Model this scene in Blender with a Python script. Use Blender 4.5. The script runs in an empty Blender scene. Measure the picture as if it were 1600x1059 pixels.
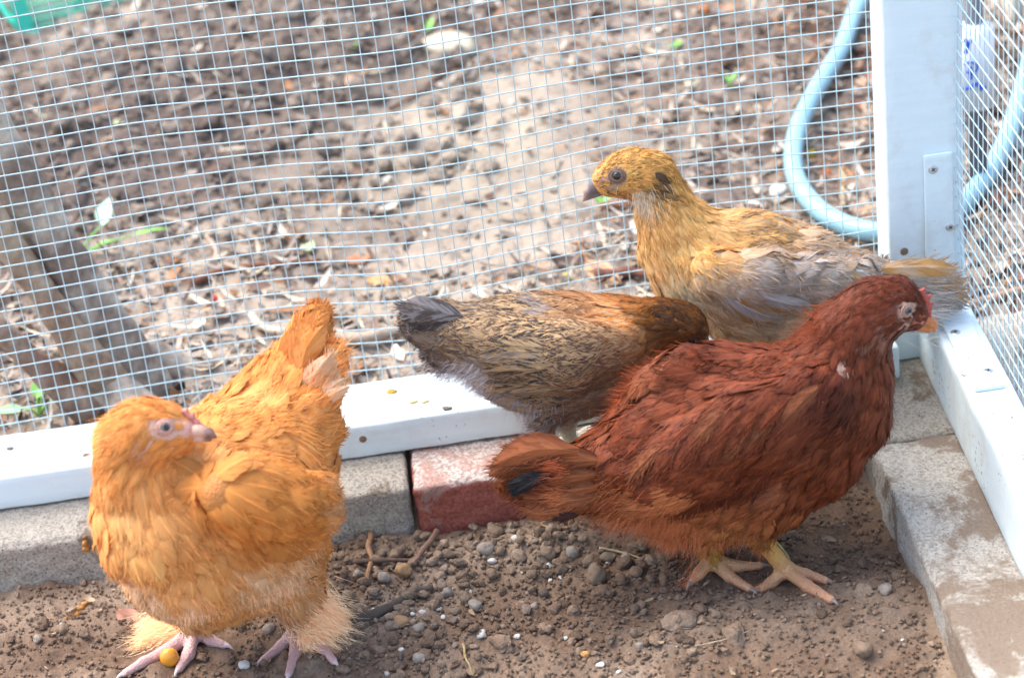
import bpy, math, random
import numpy as np
from mathutils import Matrix, Vector

# ------------------------------------------------------------------ camera
CAM = np.array([-0.362337513, -1.53593231, 0.923522767])
YAW, PITCH, ROLL, FPX = 0.0290047, 0.504468022, -0.130246781, 3313.53202
def _axes():
    cy, sy, cp, sp = math.cos(YAW), math.sin(YAW), math.cos(PITCH), math.sin(PITCH)
    f = np.array([sy*cp, cy*cp, -sp]); r = np.array([cy, -sy, 0.0]); u = np.cross(r, f)
    c, s = math.cos(ROLL), math.sin(ROLL)
    return c*r + s*u, -s*r + c*u, f
RX, UX, FX = _axes()
def ray(px, py): return FX + RX*(px-800)/FPX - UX*(py-529.5)/FPX
def on_z(px, py, z): d = ray(px, py); return CAM + d*(z-CAM[2])/d[2]
def on_y(px, py, y): d = ray(px, py); return CAM + d*(y-CAM[1])/d[1]
def ppm(P): return FPX/float((np.asarray(P)-CAM) @ FX)          # photo pixels per metre at a point

sc = bpy.context.scene
col = sc.collection
cd = bpy.data.cameras.new('camera'); cam = bpy.data.objects.new('camera', cd); col.objects.link(cam)
M = Matrix.Identity(4)
for i in range(3):
    M[i][0], M[i][1], M[i][2], M[i][3] = RX[i], UX[i], -FX[i], CAM[i]
cam.matrix_world = M
cd.sensor_width = 36; cd.lens = FPX*36/1600; cd.clip_start = 0.05; cd.clip_end = 500
cd.dof.use_dof = True; cd.dof.focus_distance = 1.63; cd.dof.aperture_fstop = 5.6
sc.camera = cam

# ------------------------------------------------------------------ light
SUN_EL, SUN_AZ = math.radians(60), math.radians(-55)     # azimuth from +Y towards +X: behind and to the left
w = bpy.data.worlds.new('World'); sc.world = w; w.use_nodes = True
nt = w.node_tree; sky = nt.nodes.new('ShaderNodeTexSky'); sky.sky_type = 'NISHITA'; sky.sun_disc = False
sky.sun_elevation = SUN_EL; sky.sun_rotation = SUN_AZ
sky.dust_density = 3.0; sky.air_density = 1.0; sky.ozone_density = 0.4
bg = nt.nodes['Background']; bg.inputs['Strength'].default_value = 0.15
nt.links.new(sky.outputs[0], bg.inputs[0])
sd = bpy.data.lights.new('sun', 'SUN'); so = bpy.data.objects.new('sun', sd); col.objects.link(so)
sd.energy = 1.05; sd.angle = math.radians(60); sd.color = (1.0, 0.95, 0.88)
dv = Vector((math.sin(SUN_AZ)*math.cos(SUN_EL), math.cos(SUN_AZ)*math.cos(SUN_EL), math.sin(SUN_EL)))
so.rotation_euler = dv.to_track_quat('Z', 'Y').to_euler()
so.location = (0, 0, 5)
sc.view_settings.view_transform = 'Standard'; sc.view_settings.look = 'None'
sc.view_settings.exposure = 1.85; sc.view_settings.gamma = 1.0

# ------------------------------------------------------------------ helpers
def lin(r, g, b):
    f = lambda v: (v/255/12.92) if v/255 <= 0.04045 else ((v/255+0.055)/1.055)**2.4
    return np.array([f(r), f(g), f(b)])

def _hash(ix, iy, iz, seed):
    n = (ix.astype(np.int64)*374761393 + iy.astype(np.int64)*668265263 + iz.astype(np.int64)*2147483647 + seed*974634777) & 0xffffffff
    n = ((n ^ (n >> 13))*1274126177) & 0xffffffff
    return ((n ^ (n >> 16)) & 0xffffff)/float(0xffffff)
def noise(p, scale, seed=0):
    q = np.asarray(p, float)/scale; i = np.floor(q).astype(np.int64); f = q-i; f = f*f*(3-2*f)
    r = 0
    for dx in (0, 1):
        for dy in (0, 1):
            for dz in (0, 1):
                wgt = (f[..., 0] if dx else 1-f[..., 0])*(f[..., 1] if dy else 1-f[..., 1])*(f[..., 2] if dz else 1-f[..., 2])
                r = r + wgt*_hash(i[..., 0]+dx, i[..., 1]+dy, i[..., 2]+dz, seed)
    return r*2-1
def fbm(p, scale, octv=4, seed=0, gain=0.5):
    r = 0; a = 1.0
    for k in range(octv):
        r = r + a*noise(p, scale/2**k, seed+k); a *= gain
    return r
def xyz(x, y, z=0.0):
    x = np.asarray(x, float); return np.stack([x, np.asarray(y, float)+0*x, np.zeros_like(x)+z], -1)

def mesh_np(name, V, F, mat, parent=None, cols=None, uv=None, smooth=True):
    """V (n,3); F: (m,4) or (m,3) array or a list of such arrays; cols: dict name->(n,4) per-vertex colour."""
    V = np.asarray(V, float)
    Fs = F if isinstance(F, list) else [F]
    Fs = [np.asarray(f, np.int64) for f in Fs if len(f)]
    me = bpy.data.meshes.new(name)
    org = np.zeros(3)
    if parent is not None: org = np.array(ORG[parent.name])
    me.vertices.add(len(V)); me.vertices.foreach_set('co', (V-org).astype(np.float32).ravel())
    loops = np.concatenate([f.ravel() for f in Fs]); cnt = np.concatenate([np.full(len(f), f.shape[1]) for f in Fs])
    me.loops.add(len(loops)); me.loops.foreach_set('vertex_index', loops.astype(np.int32))
    st = np.concatenate([[0], np.cumsum(cnt)[:-1]])
    me.polygons.add(len(cnt)); me.polygons.foreach_set('loop_start', st.astype(np.int32))
    me.polygons.foreach_set('loop_total', cnt.astype(np.int32))
    me.polygons.foreach_set('use_smooth', np.full(len(cnt), smooth))
    me.update(calc_edges=True)
    for k, c in (cols or {}).items():
        at = me.color_attributes.new(k, 'FLOAT_COLOR', 'POINT'); c = np.asarray(c, np.float32)
        if c.shape[1] == 3: c = np.concatenate([c, np.ones((len(c), 1), np.float32)], 1)
        at.data.foreach_set('color', c.ravel())
    if uv is not None:
        ul = me.uv_layers.new(name='UVMap'); ul.data.foreach_set('uv', np.asarray(uv, np.float32)[loops].ravel())
    me.validate()
    if isinstance(mat, (list, tuple)):
        for m_ in mat: me.materials.append(m_)
    else: me.materials.append(mat)
    o = bpy.data.objects.new(name, me); col.objects.link(o)
    if parent is not None: o.parent = parent
    return o
ORG = {}
def thing(name, label, cat, loc, group=None):
    o = bpy.data.objects.new(name, None); col.objects.link(o); o.location = tuple(loc); o.empty_display_size = 0.02
    ORG[o.name] = np.array(loc, float)
    o['label'] = label; o['category'] = cat
    if group: o['group'] = group
    return o
def tag(o, label=None, cat=None, group=None, kind=None):
    if label: o['label'] = label
    if cat: o['category'] = cat
    if group: o['group'] = group
    if kind: o['kind'] = kind
    return o
def recentre(o):
    """put a single-mesh thing's origin at its base"""
    me = o.data; n = len(me.vertices); a = np.zeros(n*3, np.float32); me.vertices.foreach_get('co', a); a = a.reshape(-1, 3)
    c = np.array([(a[:, 0].min()+a[:, 0].max())/2, (a[:, 1].min()+a[:, 1].max())/2, a[:, 2].min()])
    me.vertices.foreach_set('co', (a-c).astype(np.float32).ravel()); o.location = tuple(c); me.update(); return o

class Acc:
    def __init__(s): s.V = []; s.F = {}; s.C = []; s.C2 = []; s.U = []; s.n = 0
    def add(s, V, F, C=None, C2=None, U=None):
        V = np.asarray(V, float).reshape(-1, 3)
        for f in (F if isinstance(F, list) else [F]):
            f = np.asarray(f); s.F.setdefault(f.shape[1], []).append(f+s.n)
        s.V.append(V); s.n += len(V)
        for L, c, w_ in ((s.C, C, 4), (s.C2, C2, 4), (s.U, U, 2)):
            if c is None: c = np.ones((len(V), w_))
            c = np.asarray(c, float)
            if c.ndim == 1: c = np.tile(c, (len(V), 1))
            if w_ == 4 and c.shape[1] == 3: c = np.concatenate([c, np.ones((len(c), 1))], 1)
            L.append(c)
    def build(s, name, mat, parent=None, smooth=True):
        return mesh_np(name, np.concatenate(s.V), [np.concatenate(f) for f in s.F.values()], mat, parent,
                       {'col': np.concatenate(s.C), 'colb': np.concatenate(s.C2)}, np.concatenate(s.U), smooth)

def tube(pts, rad, seg=8, cap=True):
    """tapered tube along a polyline"""
    P = np.asarray(pts, float); n = len(P); rad = np.broadcast_to(np.asarray(rad, float), (n,))
    T = np.gradient(P, axis=0); T /= np.linalg.norm(T, axis=1)[:, None]+1e-12
    up = np.array([0, 0, 1.0]) if abs(T[0][2]) < 0.9 else np.array([1.0, 0, 0])
    N = np.zeros_like(P); a = np.cross(T[0], up); a /= np.linalg.norm(a); N[0] = a
    for i in range(1, n):
        a = N[i-1]-T[i]*(N[i-1] @ T[i]); N[i] = a/(np.linalg.norm(a)+1e-12)
    B = np.cross(T, N); th = np.arange(seg)*2*math.pi/seg
    V = P[:, None]+rad[:, None, None]*(np.cos(th)[None, :, None]*N[:, None]+np.sin(th)[None, :, None]*B[:, None])
    V = V.reshape(-1, 3); i = np.arange(n-1)[:, None]*seg; j = np.arange(seg)[None]; k = (j+1) % seg
    F = np.stack([i+j, i+k, i+seg+k, i+seg+j], -1).reshape(-1, 4)
    Fl = [F]
    if cap:
        V = np.concatenate([V, P[:1], P[-1:]]); m = n*seg
        t0 = np.stack([np.arange(seg), np.full(seg, m), (np.arange(seg)+1) % seg], -1)[:, [0, 1, 2]]
        t1 = np.stack([(n-1)*seg+np.arange(seg), (n-1)*seg+(np.arange(seg)+1) % seg, np.full(seg, m+1)], -1)
        Fl.append(np.concatenate([t0, t1]))
    return V, Fl
def spline(pts, n):
    """Catmull-Rom through rows of any width"""
    P = np.asarray(pts, float); P = np.concatenate([2*P[:1]-P[1:2], P, 2*P[-1:]-P[-2:-1]]); m = len(P)-3
    t = np.linspace(0, m-1e-9, n); i = t.astype(int); f = (t-i)[:, None]
    a, b, c, d = P[i], P[i+1], P[i+2], P[i+3]
    return 0.5*((2*b)+(-a+c)*f+(2*a-5*b+4*c-d)*f*f+(-a+3*b-3*c+d)*f**3)

def ico(sub):
    t = (1+5**.5)/2
    V = [(-1, t, 0), (1, t, 0), (-1, -t, 0), (1, -t, 0), (0, -1, t), (0, 1, t), (0, -1, -t), (0, 1, -t), (t, 0, -1), (t, 0, 1), (-t, 0, -1), (-t, 0, 1)]
    F = [(0, 11, 5), (0, 5, 1), (0, 1, 7), (0, 7, 10), (0, 10, 11), (1, 5, 9), (5, 11, 4), (11, 10, 2), (10, 7, 6), (7, 1, 8), (3, 9, 4), (3, 4, 2), (3, 2, 6), (3, 6, 8), (3, 8, 9), (4, 9, 5), (2, 4, 11), (6, 2, 10), (8, 6, 7), (9, 8, 1)]
    V = [np.array(v)/np.linalg.norm(v) for v in V]
    for _ in range(sub):
        mid = {}; F2 = []
        def m_(a, b):
            k = (min(a, b), max(a, b))
            if k not in mid: v = V[a]+V[b]; V.append(v/np.linalg.norm(v)); mid[k] = len(V)-1
            return mid[k]
        for a, b, c in F:
            x, y, z = m_(a, b), m_(b, c), m_(c, a); F2 += [(a, x, z), (b, y, x), (c, z, y), (x, y, z)]
        F = F2
    return np.array(V), np.array(F)
ICO = {k: ico(k) for k in (0, 1, 2, 3)}
def rotm(rng, n):
    q = rng.normal(size=(n, 4)); q /= np.linalg.norm(q, axis=1)[:, None]; a, b, c, d = q.T
    return np.stack([np.stack([1-2*(c*c+d*d), 2*(b*c-a*d), 2*(b*d+a*c)], -1), np.stack([2*(b*c+a*d), 1-2*(b*b+d*d), 2*(c*d-a*b)], -1), np.stack([2*(b*d-a*c), 2*(c*d+a*b), 1-2*(b*b+c*c)], -1)], -2)
def rock_base(seed, sub, rough=0.25):
    V, F = ICO[sub]; V = V*(1+rough*fbm(V+seed*7.3, 1.1, 3, seed))[:, None]
    return V, F
def rounded_box(lo, hi, bev=0.003, div=0.006, rough=0.0, rscale=0.01, seed=0, edgewear=0.0):
    """box with softened edges and finely divided faces whose vertices are roughened"""
    lo = np.array(lo, float); hi = np.array(hi, float); c = (lo+hi)/2; h = (hi-lo)/2
    Vs = []; Fs = []; n0 = 0
    for ax in range(3):
        for s in (-1, 1):
            a, b = (ax+1) % 3, (ax+2) % 3
            def coords(q):
                m = max(2, int(round(2*h[q]/div))+1); m = min(m, 160)
                core = np.linspace(-h[q]+bev, h[q]-bev, m)
                return np.concatenate([[-h[q], -h[q]+bev*.4], core, [h[q]-bev*.4, h[q]]])
            ca, cb = coords(a), coords(b); A, B = np.meshgrid(ca, cb, indexing='ij')
            P = np.zeros(A.shape+(3,)); P[..., ax] = s*h[ax]; P[..., a] = A; P[..., b] = B
            na, nb = A.shape; I = (np.arange(na)[:, None]*nb+np.arange(nb)[None])
            q = np.stack([I[:-1, :-1], I[1:, :-1], I[1:, 1:], I[:-1, 1:]], -1).reshape(-1, 4)
            if s < 0: q = q[:, ::-1]
            Vs.append(P.reshape(-1, 3)); Fs.append(q+n0); n0 += na*nb
    V = np.concatenate(Vs); F = np.concatenate(Fs)
    core = np.clip(V, -(h-bev), h-bev); d = V-core; ln = np.linalg.norm(d, axis=1)[:, None]
    nrm = d/(ln+1e-9); V = core+nrm*bev; V = V+c
    if rough:
        V = V+nrm*(rough*fbm(V, rscale, 3, seed))[:, None]
    if edgewear:
        e = (np.abs(nrm) > 0.2).sum(1) >= 2; V = V-nrm*(e*edgewear*np.clip(noise(V, 0.012, seed+9)+.2, 0, 1))[:, None]
    key = np.round(V*2e5).astype(np.int64); _, ix, inv = np.unique(key, axis=0, return_index=True, return_inverse=True)
    V = V[ix]; F = inv.ravel()[F]
    return V, F

# ------------------------------------------------------------------ materials
def nodes(name):
    m = bpy.data.materials.new(name); m.use_nodes = True; t = m.node_tree; b = t.nodes['Principled BSDF']
    return m, t, b
def N(t, typ, **kw):
    n = t.nodes.new(typ)
    for k, v in kw.items():
        if k in n.inputs: n.inputs[k].default_value = v
        else: setattr(n, k, v)
    return n
def ramp(t, src, stops):
    r = t.nodes.new('ShaderNodeValToRGB'); e = r.color_ramp.elements
    while len(e) > len(stops): e.remove(e[-1])
    while len(e) < len(stops): e.new(0.5)
    for q, (p, c) in zip(e, stops): q.position = p; q.color = (*c, 1) if len(c) == 3 else c
    t.links.new(src, r.inputs[0]); return r.outputs[0]
def mix(t, fac, a, b, mode='MIX'):
    n = t.nodes.new('ShaderNodeMix'); n.data_type = 'RGBA'; n.blend_type = mode
    for s, v in ((n.inputs[0], fac), (n.inputs[6], a), (n.inputs[7], b)):
        if hasattr(v, 'links'): t.links.new(v, s)
        elif isinstance(v, (int, float)): s.default_value = v
        else: s.default_value = (*v, 1)
    return n.outputs[2]
def tex(t, scale, detail=4, rough=.55, vec=None, typ='noise', dist=0.0):
    if typ == 'noise': n = N(t, 'ShaderNodeTexNoise', Scale=scale, Detail=detail, Roughness=rough, Distortion=dist)
    else: n = N(t, 'ShaderNodeTexVoronoi', Scale=scale)
    if vec is None:
        c = t.nodes.new('ShaderNodeTexCoord'); vec = c.outputs['Object']
    t.links.new(vec, n.inputs['Vector']); return n
def bump(t, b, h, strength=.4, dist=.002):
    n = N(t, 'ShaderNodeBump', Strength=strength, Distance=dist); t.links.new(h, n.inputs['Height']); t.links.new(n.outputs[0], b.inputs['Normal'])
def geo_pos(t):
    g = t.nodes.new('ShaderNodeNewGeometry'); return g.outputs['Position']

def mat_paint():
    m, t, b = nodes('white_paint'); v = geo_pos(t)
    grain = tex(t, 60, 3, .6, v); mp = t.nodes.new('ShaderNodeMapping'); mp.inputs['Scale'].default_value = (14, 160, 160); t.links.new(v, mp.inputs[0])
    g2 = tex(t, 1.0, 4, .6, mp.outputs[0])
    speck = tex(t, 260, 2, .5, v); big = tex(t, 30, 2, .5, v)
    ad0 = N(t, 'ShaderNodeMath', operation='MULTIPLY'); t.links.new(speck.outputs[0], ad0.inputs[0]); t.links.new(tex(t, 9, 3, .7, v).outputs[0], ad0.inputs[1])
    s = ramp(t, ad0.outputs[0], [(0, (0, 0, 0)), (.405, (0, 0, 0)), (.42, (1, 1, 1))])
    dirt = tex(t, 22, 6, .7, v); d = ramp(t, dirt.outputs[0], [(0, (0, 0, 0)), (.50, (0, 0, 0)), (.75, (.5, .5, .5))])
    c = mix(t, g2.outputs[0], (.62, .74, .765), (.74, .84, .86)); c = mix(t, d, c, (.50, .46, .40)); c = mix(t, s, c, (.28, .23, .17))
    t.links.new(c, b.inputs['Base Color']); b.inputs['Roughness'].default_value = .42
    ad = N(t, 'ShaderNodeMath', operation='ADD'); t.links.new(g2.outputs[0], ad.inputs[0]); t.links.new(grain.outputs[0], ad.inputs[1])
    bump(t, b, ad.outputs[0], .28, .0012); return m
def mat_concrete(name, base, dark, dirt_amt=.5, dirtcol=(.20, .14, .09)):
    m, t, b = nodes(name); v = geo_pos(t)
    n1 = tex(t, 400, 4, .75, v); n2 = tex(t, 45, 5, .65, v); vo = tex(t, 200, vec=v, typ='v')
    c = mix(t, ramp(t, n1.outputs[0], [(.42, (0, 0, 0)), (.56, (1, 1, 1))]), dark, base)
    c = mix(t, ramp(t, n2.outputs[0], [(.3, (0, 0, 0)), (.8, (.5, .5, .5))]), c, tuple(min(1, x*1.25) for x in base))
    hole = ramp(t, vo.outputs[0], [(.08, (1, 1, 1)), (.2, (0, 0, 0))]); c = mix(t, hole, c, tuple(x*.45 for x in dark))
    n3 = tex(t, 9 if dirt_amt > .5 else 13, 8, .72, v, dist=.4); c = mix(t, ramp(t, n3.outputs[0], [(.60-dirt_amt*.17, (0, 0, 0)), (.66-dirt_amt*.17, (.85, .85, .85))]), c, dirtcol)
    t.links.new(c, b.inputs['Base Color']); b.inputs['Roughness'].default_value = .95; bump(t, b, n1.outputs[0], 1.0, .004); return m
def mat_brick():
    m, t, b = nodes('red_brick'); v = geo_pos(t)
    g = t.nodes.new('ShaderNodeNewGeometry'); sp = t.nodes.new('ShaderNodeSeparateXYZ'); t.links.new(g.outputs['Normal'], sp.inputs[0])
    n1 = tex(t, 350, 3, .6, v); n2 = tex(t, 28, 6, .7, v, dist=1.2)
    red = mix(t, ramp(t, n1.outputs[0], [(.35, (0, 0, 0)), (.65, (1, 1, 1))]), (.22, .055, .035), (.36, .11, .075))
    red = mix(t, ramp(t, n2.outputs[0], [(.56, (0, 0, 0)), (.62, (.6, .6, .6))]), red, (.36, .28, .23))
    mor = mix(t, ramp(t, n1.outputs[0], [(.42, (0, 0, 0)), (.6, (1, 1, 1))]), (.34, .24, .20), (.60, .53, .47))
    mor = mix(t, ramp(t, n2.outputs[0], [(.48, (0, 0, 0)), (.6, (.7, .7, .7))]), mor, (.42, .20, .15))
    c = mix(t, ramp(t, sp.outputs[2], [(.35, (0, 0, 0)), (.7, (1, 1, 1))]), red, mor)
    t.links.new(c, b.inputs['Base Color']); b.inputs['Roughness'].default_value = .9; bump(t, b, n1.outputs[0], .5, .002); return m
def mat_col(name, rough=.9, bsc=300, bst=.5, var=.25, sss=0, spec=.4, trans=0):
    """colour comes from the object's own 'col' attribute, broken up by noise"""
    m, t, b = nodes(name); a = N(t, 'ShaderNodeAttribute', attribute_name='col'); v = geo_pos(t)
    n = tex(t, bsc, 4, .6, v)
    c = mix(t, ramp(t, n.outputs[0], [(.3, (1-var,)*3), (.7, (1+var,)*3)]), a.outputs[0], (1, 1, 1))
    mm = t.nodes.new('ShaderNodeMix'); mm.data_type = 'RGBA'; mm.blend_type = 'MULTIPLY'; mm.inputs[0].default_value = 1
    t.links.new(a.outputs[0], mm.inputs[6]); t.links.new(ramp(t, n.outputs[0], [(.3, (1-var,)*3), (.7, (1,)*3)]), mm.inputs[7])
    t.links.new(mm.outputs[2], b.inputs['Base Color']); b.inputs['Roughness'].default_value = rough; b.inputs['Specular IOR Level'].default_value = spec
    if sss: b.inputs['Subsurface Weight'].default_value = sss; b.inputs['Subsurface Scale'].default_value = .004; b.inputs['Subsurface Radius'].default_value = (1, .4, .25)
    if sss: vo = tex(t, 520, vec=v, typ='v'); bump(t, b, vo.outputs[0], .55, .0012)
    else: bump(t, b, n.outputs[0], bst, .001)
    return m
def mat_flat(name, c, rough=.5, metal=0, var=.15, sc_=80, bst=.1, spec=.5):
    m, t, b = nodes(name); v = geo_pos(t); n = tex(t, sc_, 4, .6, v)
    cc = mix(t, n.outputs[0], tuple(x*(1-var) for x in c), tuple(min(1, x*(1+var)) for x in c))
    t.links.new(cc, b.inputs['Base Color']); b.inputs['Roughness'].default_value = rough; b.inputs['Metallic'].default_value = metal
    b.inputs['Specular IOR Level'].default_value = spec
    bump(t, b, n.outputs[0], bst, .0008); return m
def mat_feather(name, mode='streak', freq=7, contrast=1.0, sheen=.25, barb=.35, lace=.0, gloss=.7, spec=.15):
    m, t, b = nodes(name)
    a = N(t, 'ShaderNodeAttribute', attribute_name='col'); a2 = N(t, 'ShaderNodeAttribute', attribute_name='colb')
    uv = N(t, 'ShaderNodeUVMap', uv_map='UVMap'); s = t.nodes.new('ShaderNodeSeparateXYZ'); t.links.new(uv.outputs[0], s.inputs[0])
    def M_(op, x, y=None):
        n = N(t, 'ShaderNodeMath', operation=op)
        for i, q in enumerate((x, y)):
            if q is None: continue
            if hasattr(q, 'links'): t.links.new(q, n.inputs[i])
            else: n.inputs[i].default_value = q
        return n.outputs[0]
    du = M_('ABSOLUTE', M_('SUBTRACT', s.outputs[0], .5)); rnd = a2.outputs['Alpha']
    ch = M_('SUBTRACT', s.outputs[1], M_('MULTIPLY', du, .75))            # chevron coordinate: runs along the barbs
    cmb = t.nodes.new('ShaderNodeCombineXYZ'); t.links.new(M_('MULTIPLY', ch, 30), cmb.inputs[0]); t.links.new(M_('MULTIPLY', rnd, 90), cmb.inputs[1]); t.links.new(M_('MULTIPLY', s.outputs[0], 1.5), cmb.inputs[2])
    bn = tex(t, 1.0, 3, .6, cmb.outputs[0])
    cm2 = t.nodes.new('ShaderNodeCombineXYZ'); t.links.new(M_('MULTIPLY', ch, freq), cm2.inputs[0]); t.links.new(M_('MULTIPLY', rnd, 70), cm2.inputs[1]); t.links.new(M_('MULTIPLY', s.outputs[0], 2.5), cm2.inputs[2])
    pn = tex(t, 1.0, 2, .5, cm2.outputs[0])
    if mode == 'bar': fac = ramp(t, pn.outputs[0], [(.44, (0, 0, 0)), (.54, (1, 1, 1))])
    else: fac = ramp(t, pn.outputs[0], [(.3, (0, 0, 0)), (.75, (1, 1, 1))])
    fac = M_('MULTIPLY', fac, contrast)
    c = mix(t, fac, a.outputs[0], a2.outputs[0])
    mm = mix(t, 1.0, c, ramp(t, bn.outputs[0], [(.25, (1-barb,)*3), (.6, (1,)*3)]), 'MULTIPLY')
    if lace:
        ed = M_('MAXIMUM', M_('MULTIPLY', du, 2.0), M_('MULTIPLY', s.outputs[1], .98)); mm = mix(t, 1.0, mm, ramp(t, ed, [(.68, (1, 1, 1)), (.97, (1-lace,)*3)]), 'MULTIPLY')
        sh_ = M_('MULTIPLY', ramp(t, du, [(.0, (1, 1, 1)), (.06, (0, 0, 0))]), .35); mm = mix(t, sh_, mm, a.outputs[0], 'ADD')
    t.links.new(mm, b.inputs['Base Color']); b.inputs['Roughness'].default_value = gloss; b.inputs['Specular IOR Level'].default_value = spec
    b.inputs['Sheen Weight'].default_value = sheen; b.inputs['Sheen Roughness'].default_value = .5
    bump(t, b, bn.outputs[0], .35, .0006)
    tr = t.nodes.new('ShaderNodeBsdfTranslucent'); t.links.new(mm, tr.inputs[0]); mx = t.nodes.new('ShaderNodeMixShader'); mx.inputs[0].default_value = .22
    out = t.nodes['Material Output']; t.links.new(b.outputs[0], mx.inputs[1]); t.links.new(tr.outputs[0], mx.inputs[2]); t.links.new(mx.outputs[0], out.inputs[0])
    return m

MP = mat_paint()
MC = mat_concrete('concrete_block', (.56, .50, .41), (.27, .235, .19), .2)
MCD = mat_concrete('concrete_block_dirty', (.62, .58, .51), (.34, .30, .25), .85, (.26, .18, .12))
MB = mat_brick()
MSOIL = mat_col('soil', .95, 420, 1.0, .38, spec=.2)
MSTONE = mat_col('stone', .85, 260, .4, .25)
MLEAF = mat_col('leaf', .7, 150, .3, .3)
MWIRE = mat_flat('galvanised_wire', (.47, .62, .66), .42, .2, .12, 300)
MHOSE = mat_flat('blue_hose_plastic', (.22, .41, .48), .35, 0, .1, 60)
MSTEEL = mat_flat('screw_metal', (.55, .58, .60), .35, .8, .2, 900)
MDARK = mat_flat('dark_slot', (.03, .03, .03), .6)
MBARK = mat_col('bark', .95, 120, 1.0, .45)
MSKIN = mat_col('skin', .55, 700, .5, .22, sss=.15)
MHORN = mat_col('horn', .4, 900, .2, .15)
MFRUIT = mat_flat('orange_fruit_skin', (.75, .30, .03), .25, 0, .15, 60)
MNET = mat_flat('green_plastic_net', (.05, .60, .42), .45, 0, .1, 60)

# ------------------------------------------------------------------ setting: ground
GZ = -0.047
def ground_h(x, y):
    x = np.asarray(x, float); y = np.asarray(y, float); p = xyz(x, y)
    inside = 1/(1+np.exp((y+0.02)/0.012))*1/(1+np.exp((x-0.03)/0.012))
    out = -0.012+0.006*noise(p, .25, 3)+0.004*fbm(p, .06, 3, 5)
    rdg = np.exp(-(((y-(.86+.55*(x+.55)))/.16)**2))*np.clip((-x-.25)/.2, 0, 1)         # crumbly ridge, far left
    out = out+.05*rdg+.028*np.clip((y-.75)/.4, 0, 1)*np.clip((-x-.1)/.4, 0, 1)
    out = out+rdg*.012*fbm(p, .05, 3, 12)
    ins = GZ+0.004*noise(p, .12, 21)+.0035*fbm(p, .035, 3, 23)
    ins = ins+.020*np.exp(-(((x+.10)/.10)**2+((y+.29)/.055)**2))+.010*np.exp(-(((x+.30)/.06)**2+((y+.13)/.02)**2))
    ins = ins-.006*np.exp(-(((x+.08)/.05)**2+((y+.165)/.03)**2))
    far = np.clip((np.hypot(x+.3, y-.4)-1.5)/2, 0, 1)
    return (out*(1-inside)+ins*inside)*(1-far)+(-.012)*far
def soil_fine(x, y):
    p = xyz(x, y)
    lump = np.maximum(0, noise(p, .012, 31))**1.0*.0035+np.maximum(0, noise(p, .006, 33))*.0022+.0008*noise(p, .003, 35)
    return lump
def axis(lo, hi, step, far):
    core = np.arange(lo, hi, step); g = []; s = step; v = hi
    while v < far: s = min(s*1.35, 8); v += s; g.append(v)
    g2 = []; s = step; v = lo
    while v > -far: s = min(s*1.35, 8); v -= s; g2.append(v)
    return np.concatenate([g2[::-1], core, g])
def soil_colour(x, y):
    p = xyz(x, y); ins = 1/(1+np.exp((y+0.02)/0.012))*1/(1+np.exp((x-0.03)/0.012))
    ci = lin(162, 141, 120); cd = lin(122, 99, 81); co = lin(168, 154, 138); cdk = lin(116, 102, 92)
    n1 = np.clip(fbm(p, .09, 4, 41)*.9+.5, 0, 1)[..., None]
    c_in = cd*(1-n1)+ci*n1
    rdg = np.clip(np.exp(-(((y-(.80+.55*(x+.55)))/.22)**2))*np.clip((-x-.22)/.2, 0, 1)*1.3, 0, 1)
    n2 = np.clip(fbm(p, .16, 4, 43)*1.1+.55-rdg*.9, 0, 1)[..., None]
    c_out = cdk*(1-n2)+co*n2
    pt = (np.clip(1.25-np.hypot(x+.33, (y-.56)*.75)/.20+fbm(p, .07, 3, 47)*.3, 0, 1)*.8)[..., None]; c_out = c_out*(1-pt)+lin(170, 158, 139)*pt
    return c_in*ins[..., None]+c_out*(1-ins[..., None])
gx = axis(-1.05, .45, .0030, 40)
gy = np.unique(np.concatenate([axis(-.46, 1.45, .0040, 40), np.arange(-.46, -.08, .0020)]))
GX, GY = np.meshgrid(gx, gy, indexing='ij'); H = ground_h(GX, GY)+soil_fine(GX, GY)*(np.hypot(GX+.3, GY-.4) < 2)
nx, ny = GX.shape; I = np.arange(nx)[:, None]*ny+np.arange(ny)[None]
Fq = np.stack([I[:-1, :-1], I[1:, :-1], I[1:, 1:], I[:-1, 1:]], -1).reshape(-1, 4)
gr = mesh_np('ground', np.stack([GX, GY, H], -1).reshape(-1, 3), Fq, MSOIL, None, {'col': soil_colour(GX, GY).reshape(-1, 3)})
gr['kind'] = 'structure'
def gz(x, y): return float(ground_h(np.array(x), np.array(y))+soil_fine(np.array(x), np.array(y)))
def on_ground(px, py, lift=0.0):
    z = GZ if py > 700 else -0.01
    for _ in range(12):
        P = on_z(px, py, z+lift); z = .5*z+.5*gz(P[0], P[1])
    return P

# ------------------------------------------------------------------ blocks and brick under the frame
def block(name, lo, hi, mat, label, cat, seed, bev=.005, rough=.0012):
    V, F = rounded_box(lo, hi, bev*.8, .0032, rough*.75, .007, seed, .0025)
    o = mesh_np(name, V, F, mat); recentre(o); return tag(o, label, cat)
Z1 = -.0015
block('concrete_block', (-.80, -.083, -.085), (-.4195, .058, Z1), MC, 'pale grey concrete block under the left end of the white rail', 'block', 1)
block('brick', (-.4155, -.085, -.085), (-.3125, .050, Z1-.0005), MB, 'worn red brick with mortar on top, between two concrete blocks', 'brick', 2, .007, .0015)
block('concrete_block', (-.3085, -.090, -.085), (-.049, .058, Z1), MC, 'grey concrete block behind the red brown hen', 'block', 3)
block('concrete_block', (-.0455, -.1165, -.085), (.16, .058, Z1+.0008), MC, 'grey concrete block beneath the corner post', 'block', 4)
block('concrete_block', (-.0475, -.56, -.085), (.10, -.1195, Z1), MCD, 'long pale concrete block with brown dirt smeared on top, at the right', 'block', 5)

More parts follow.
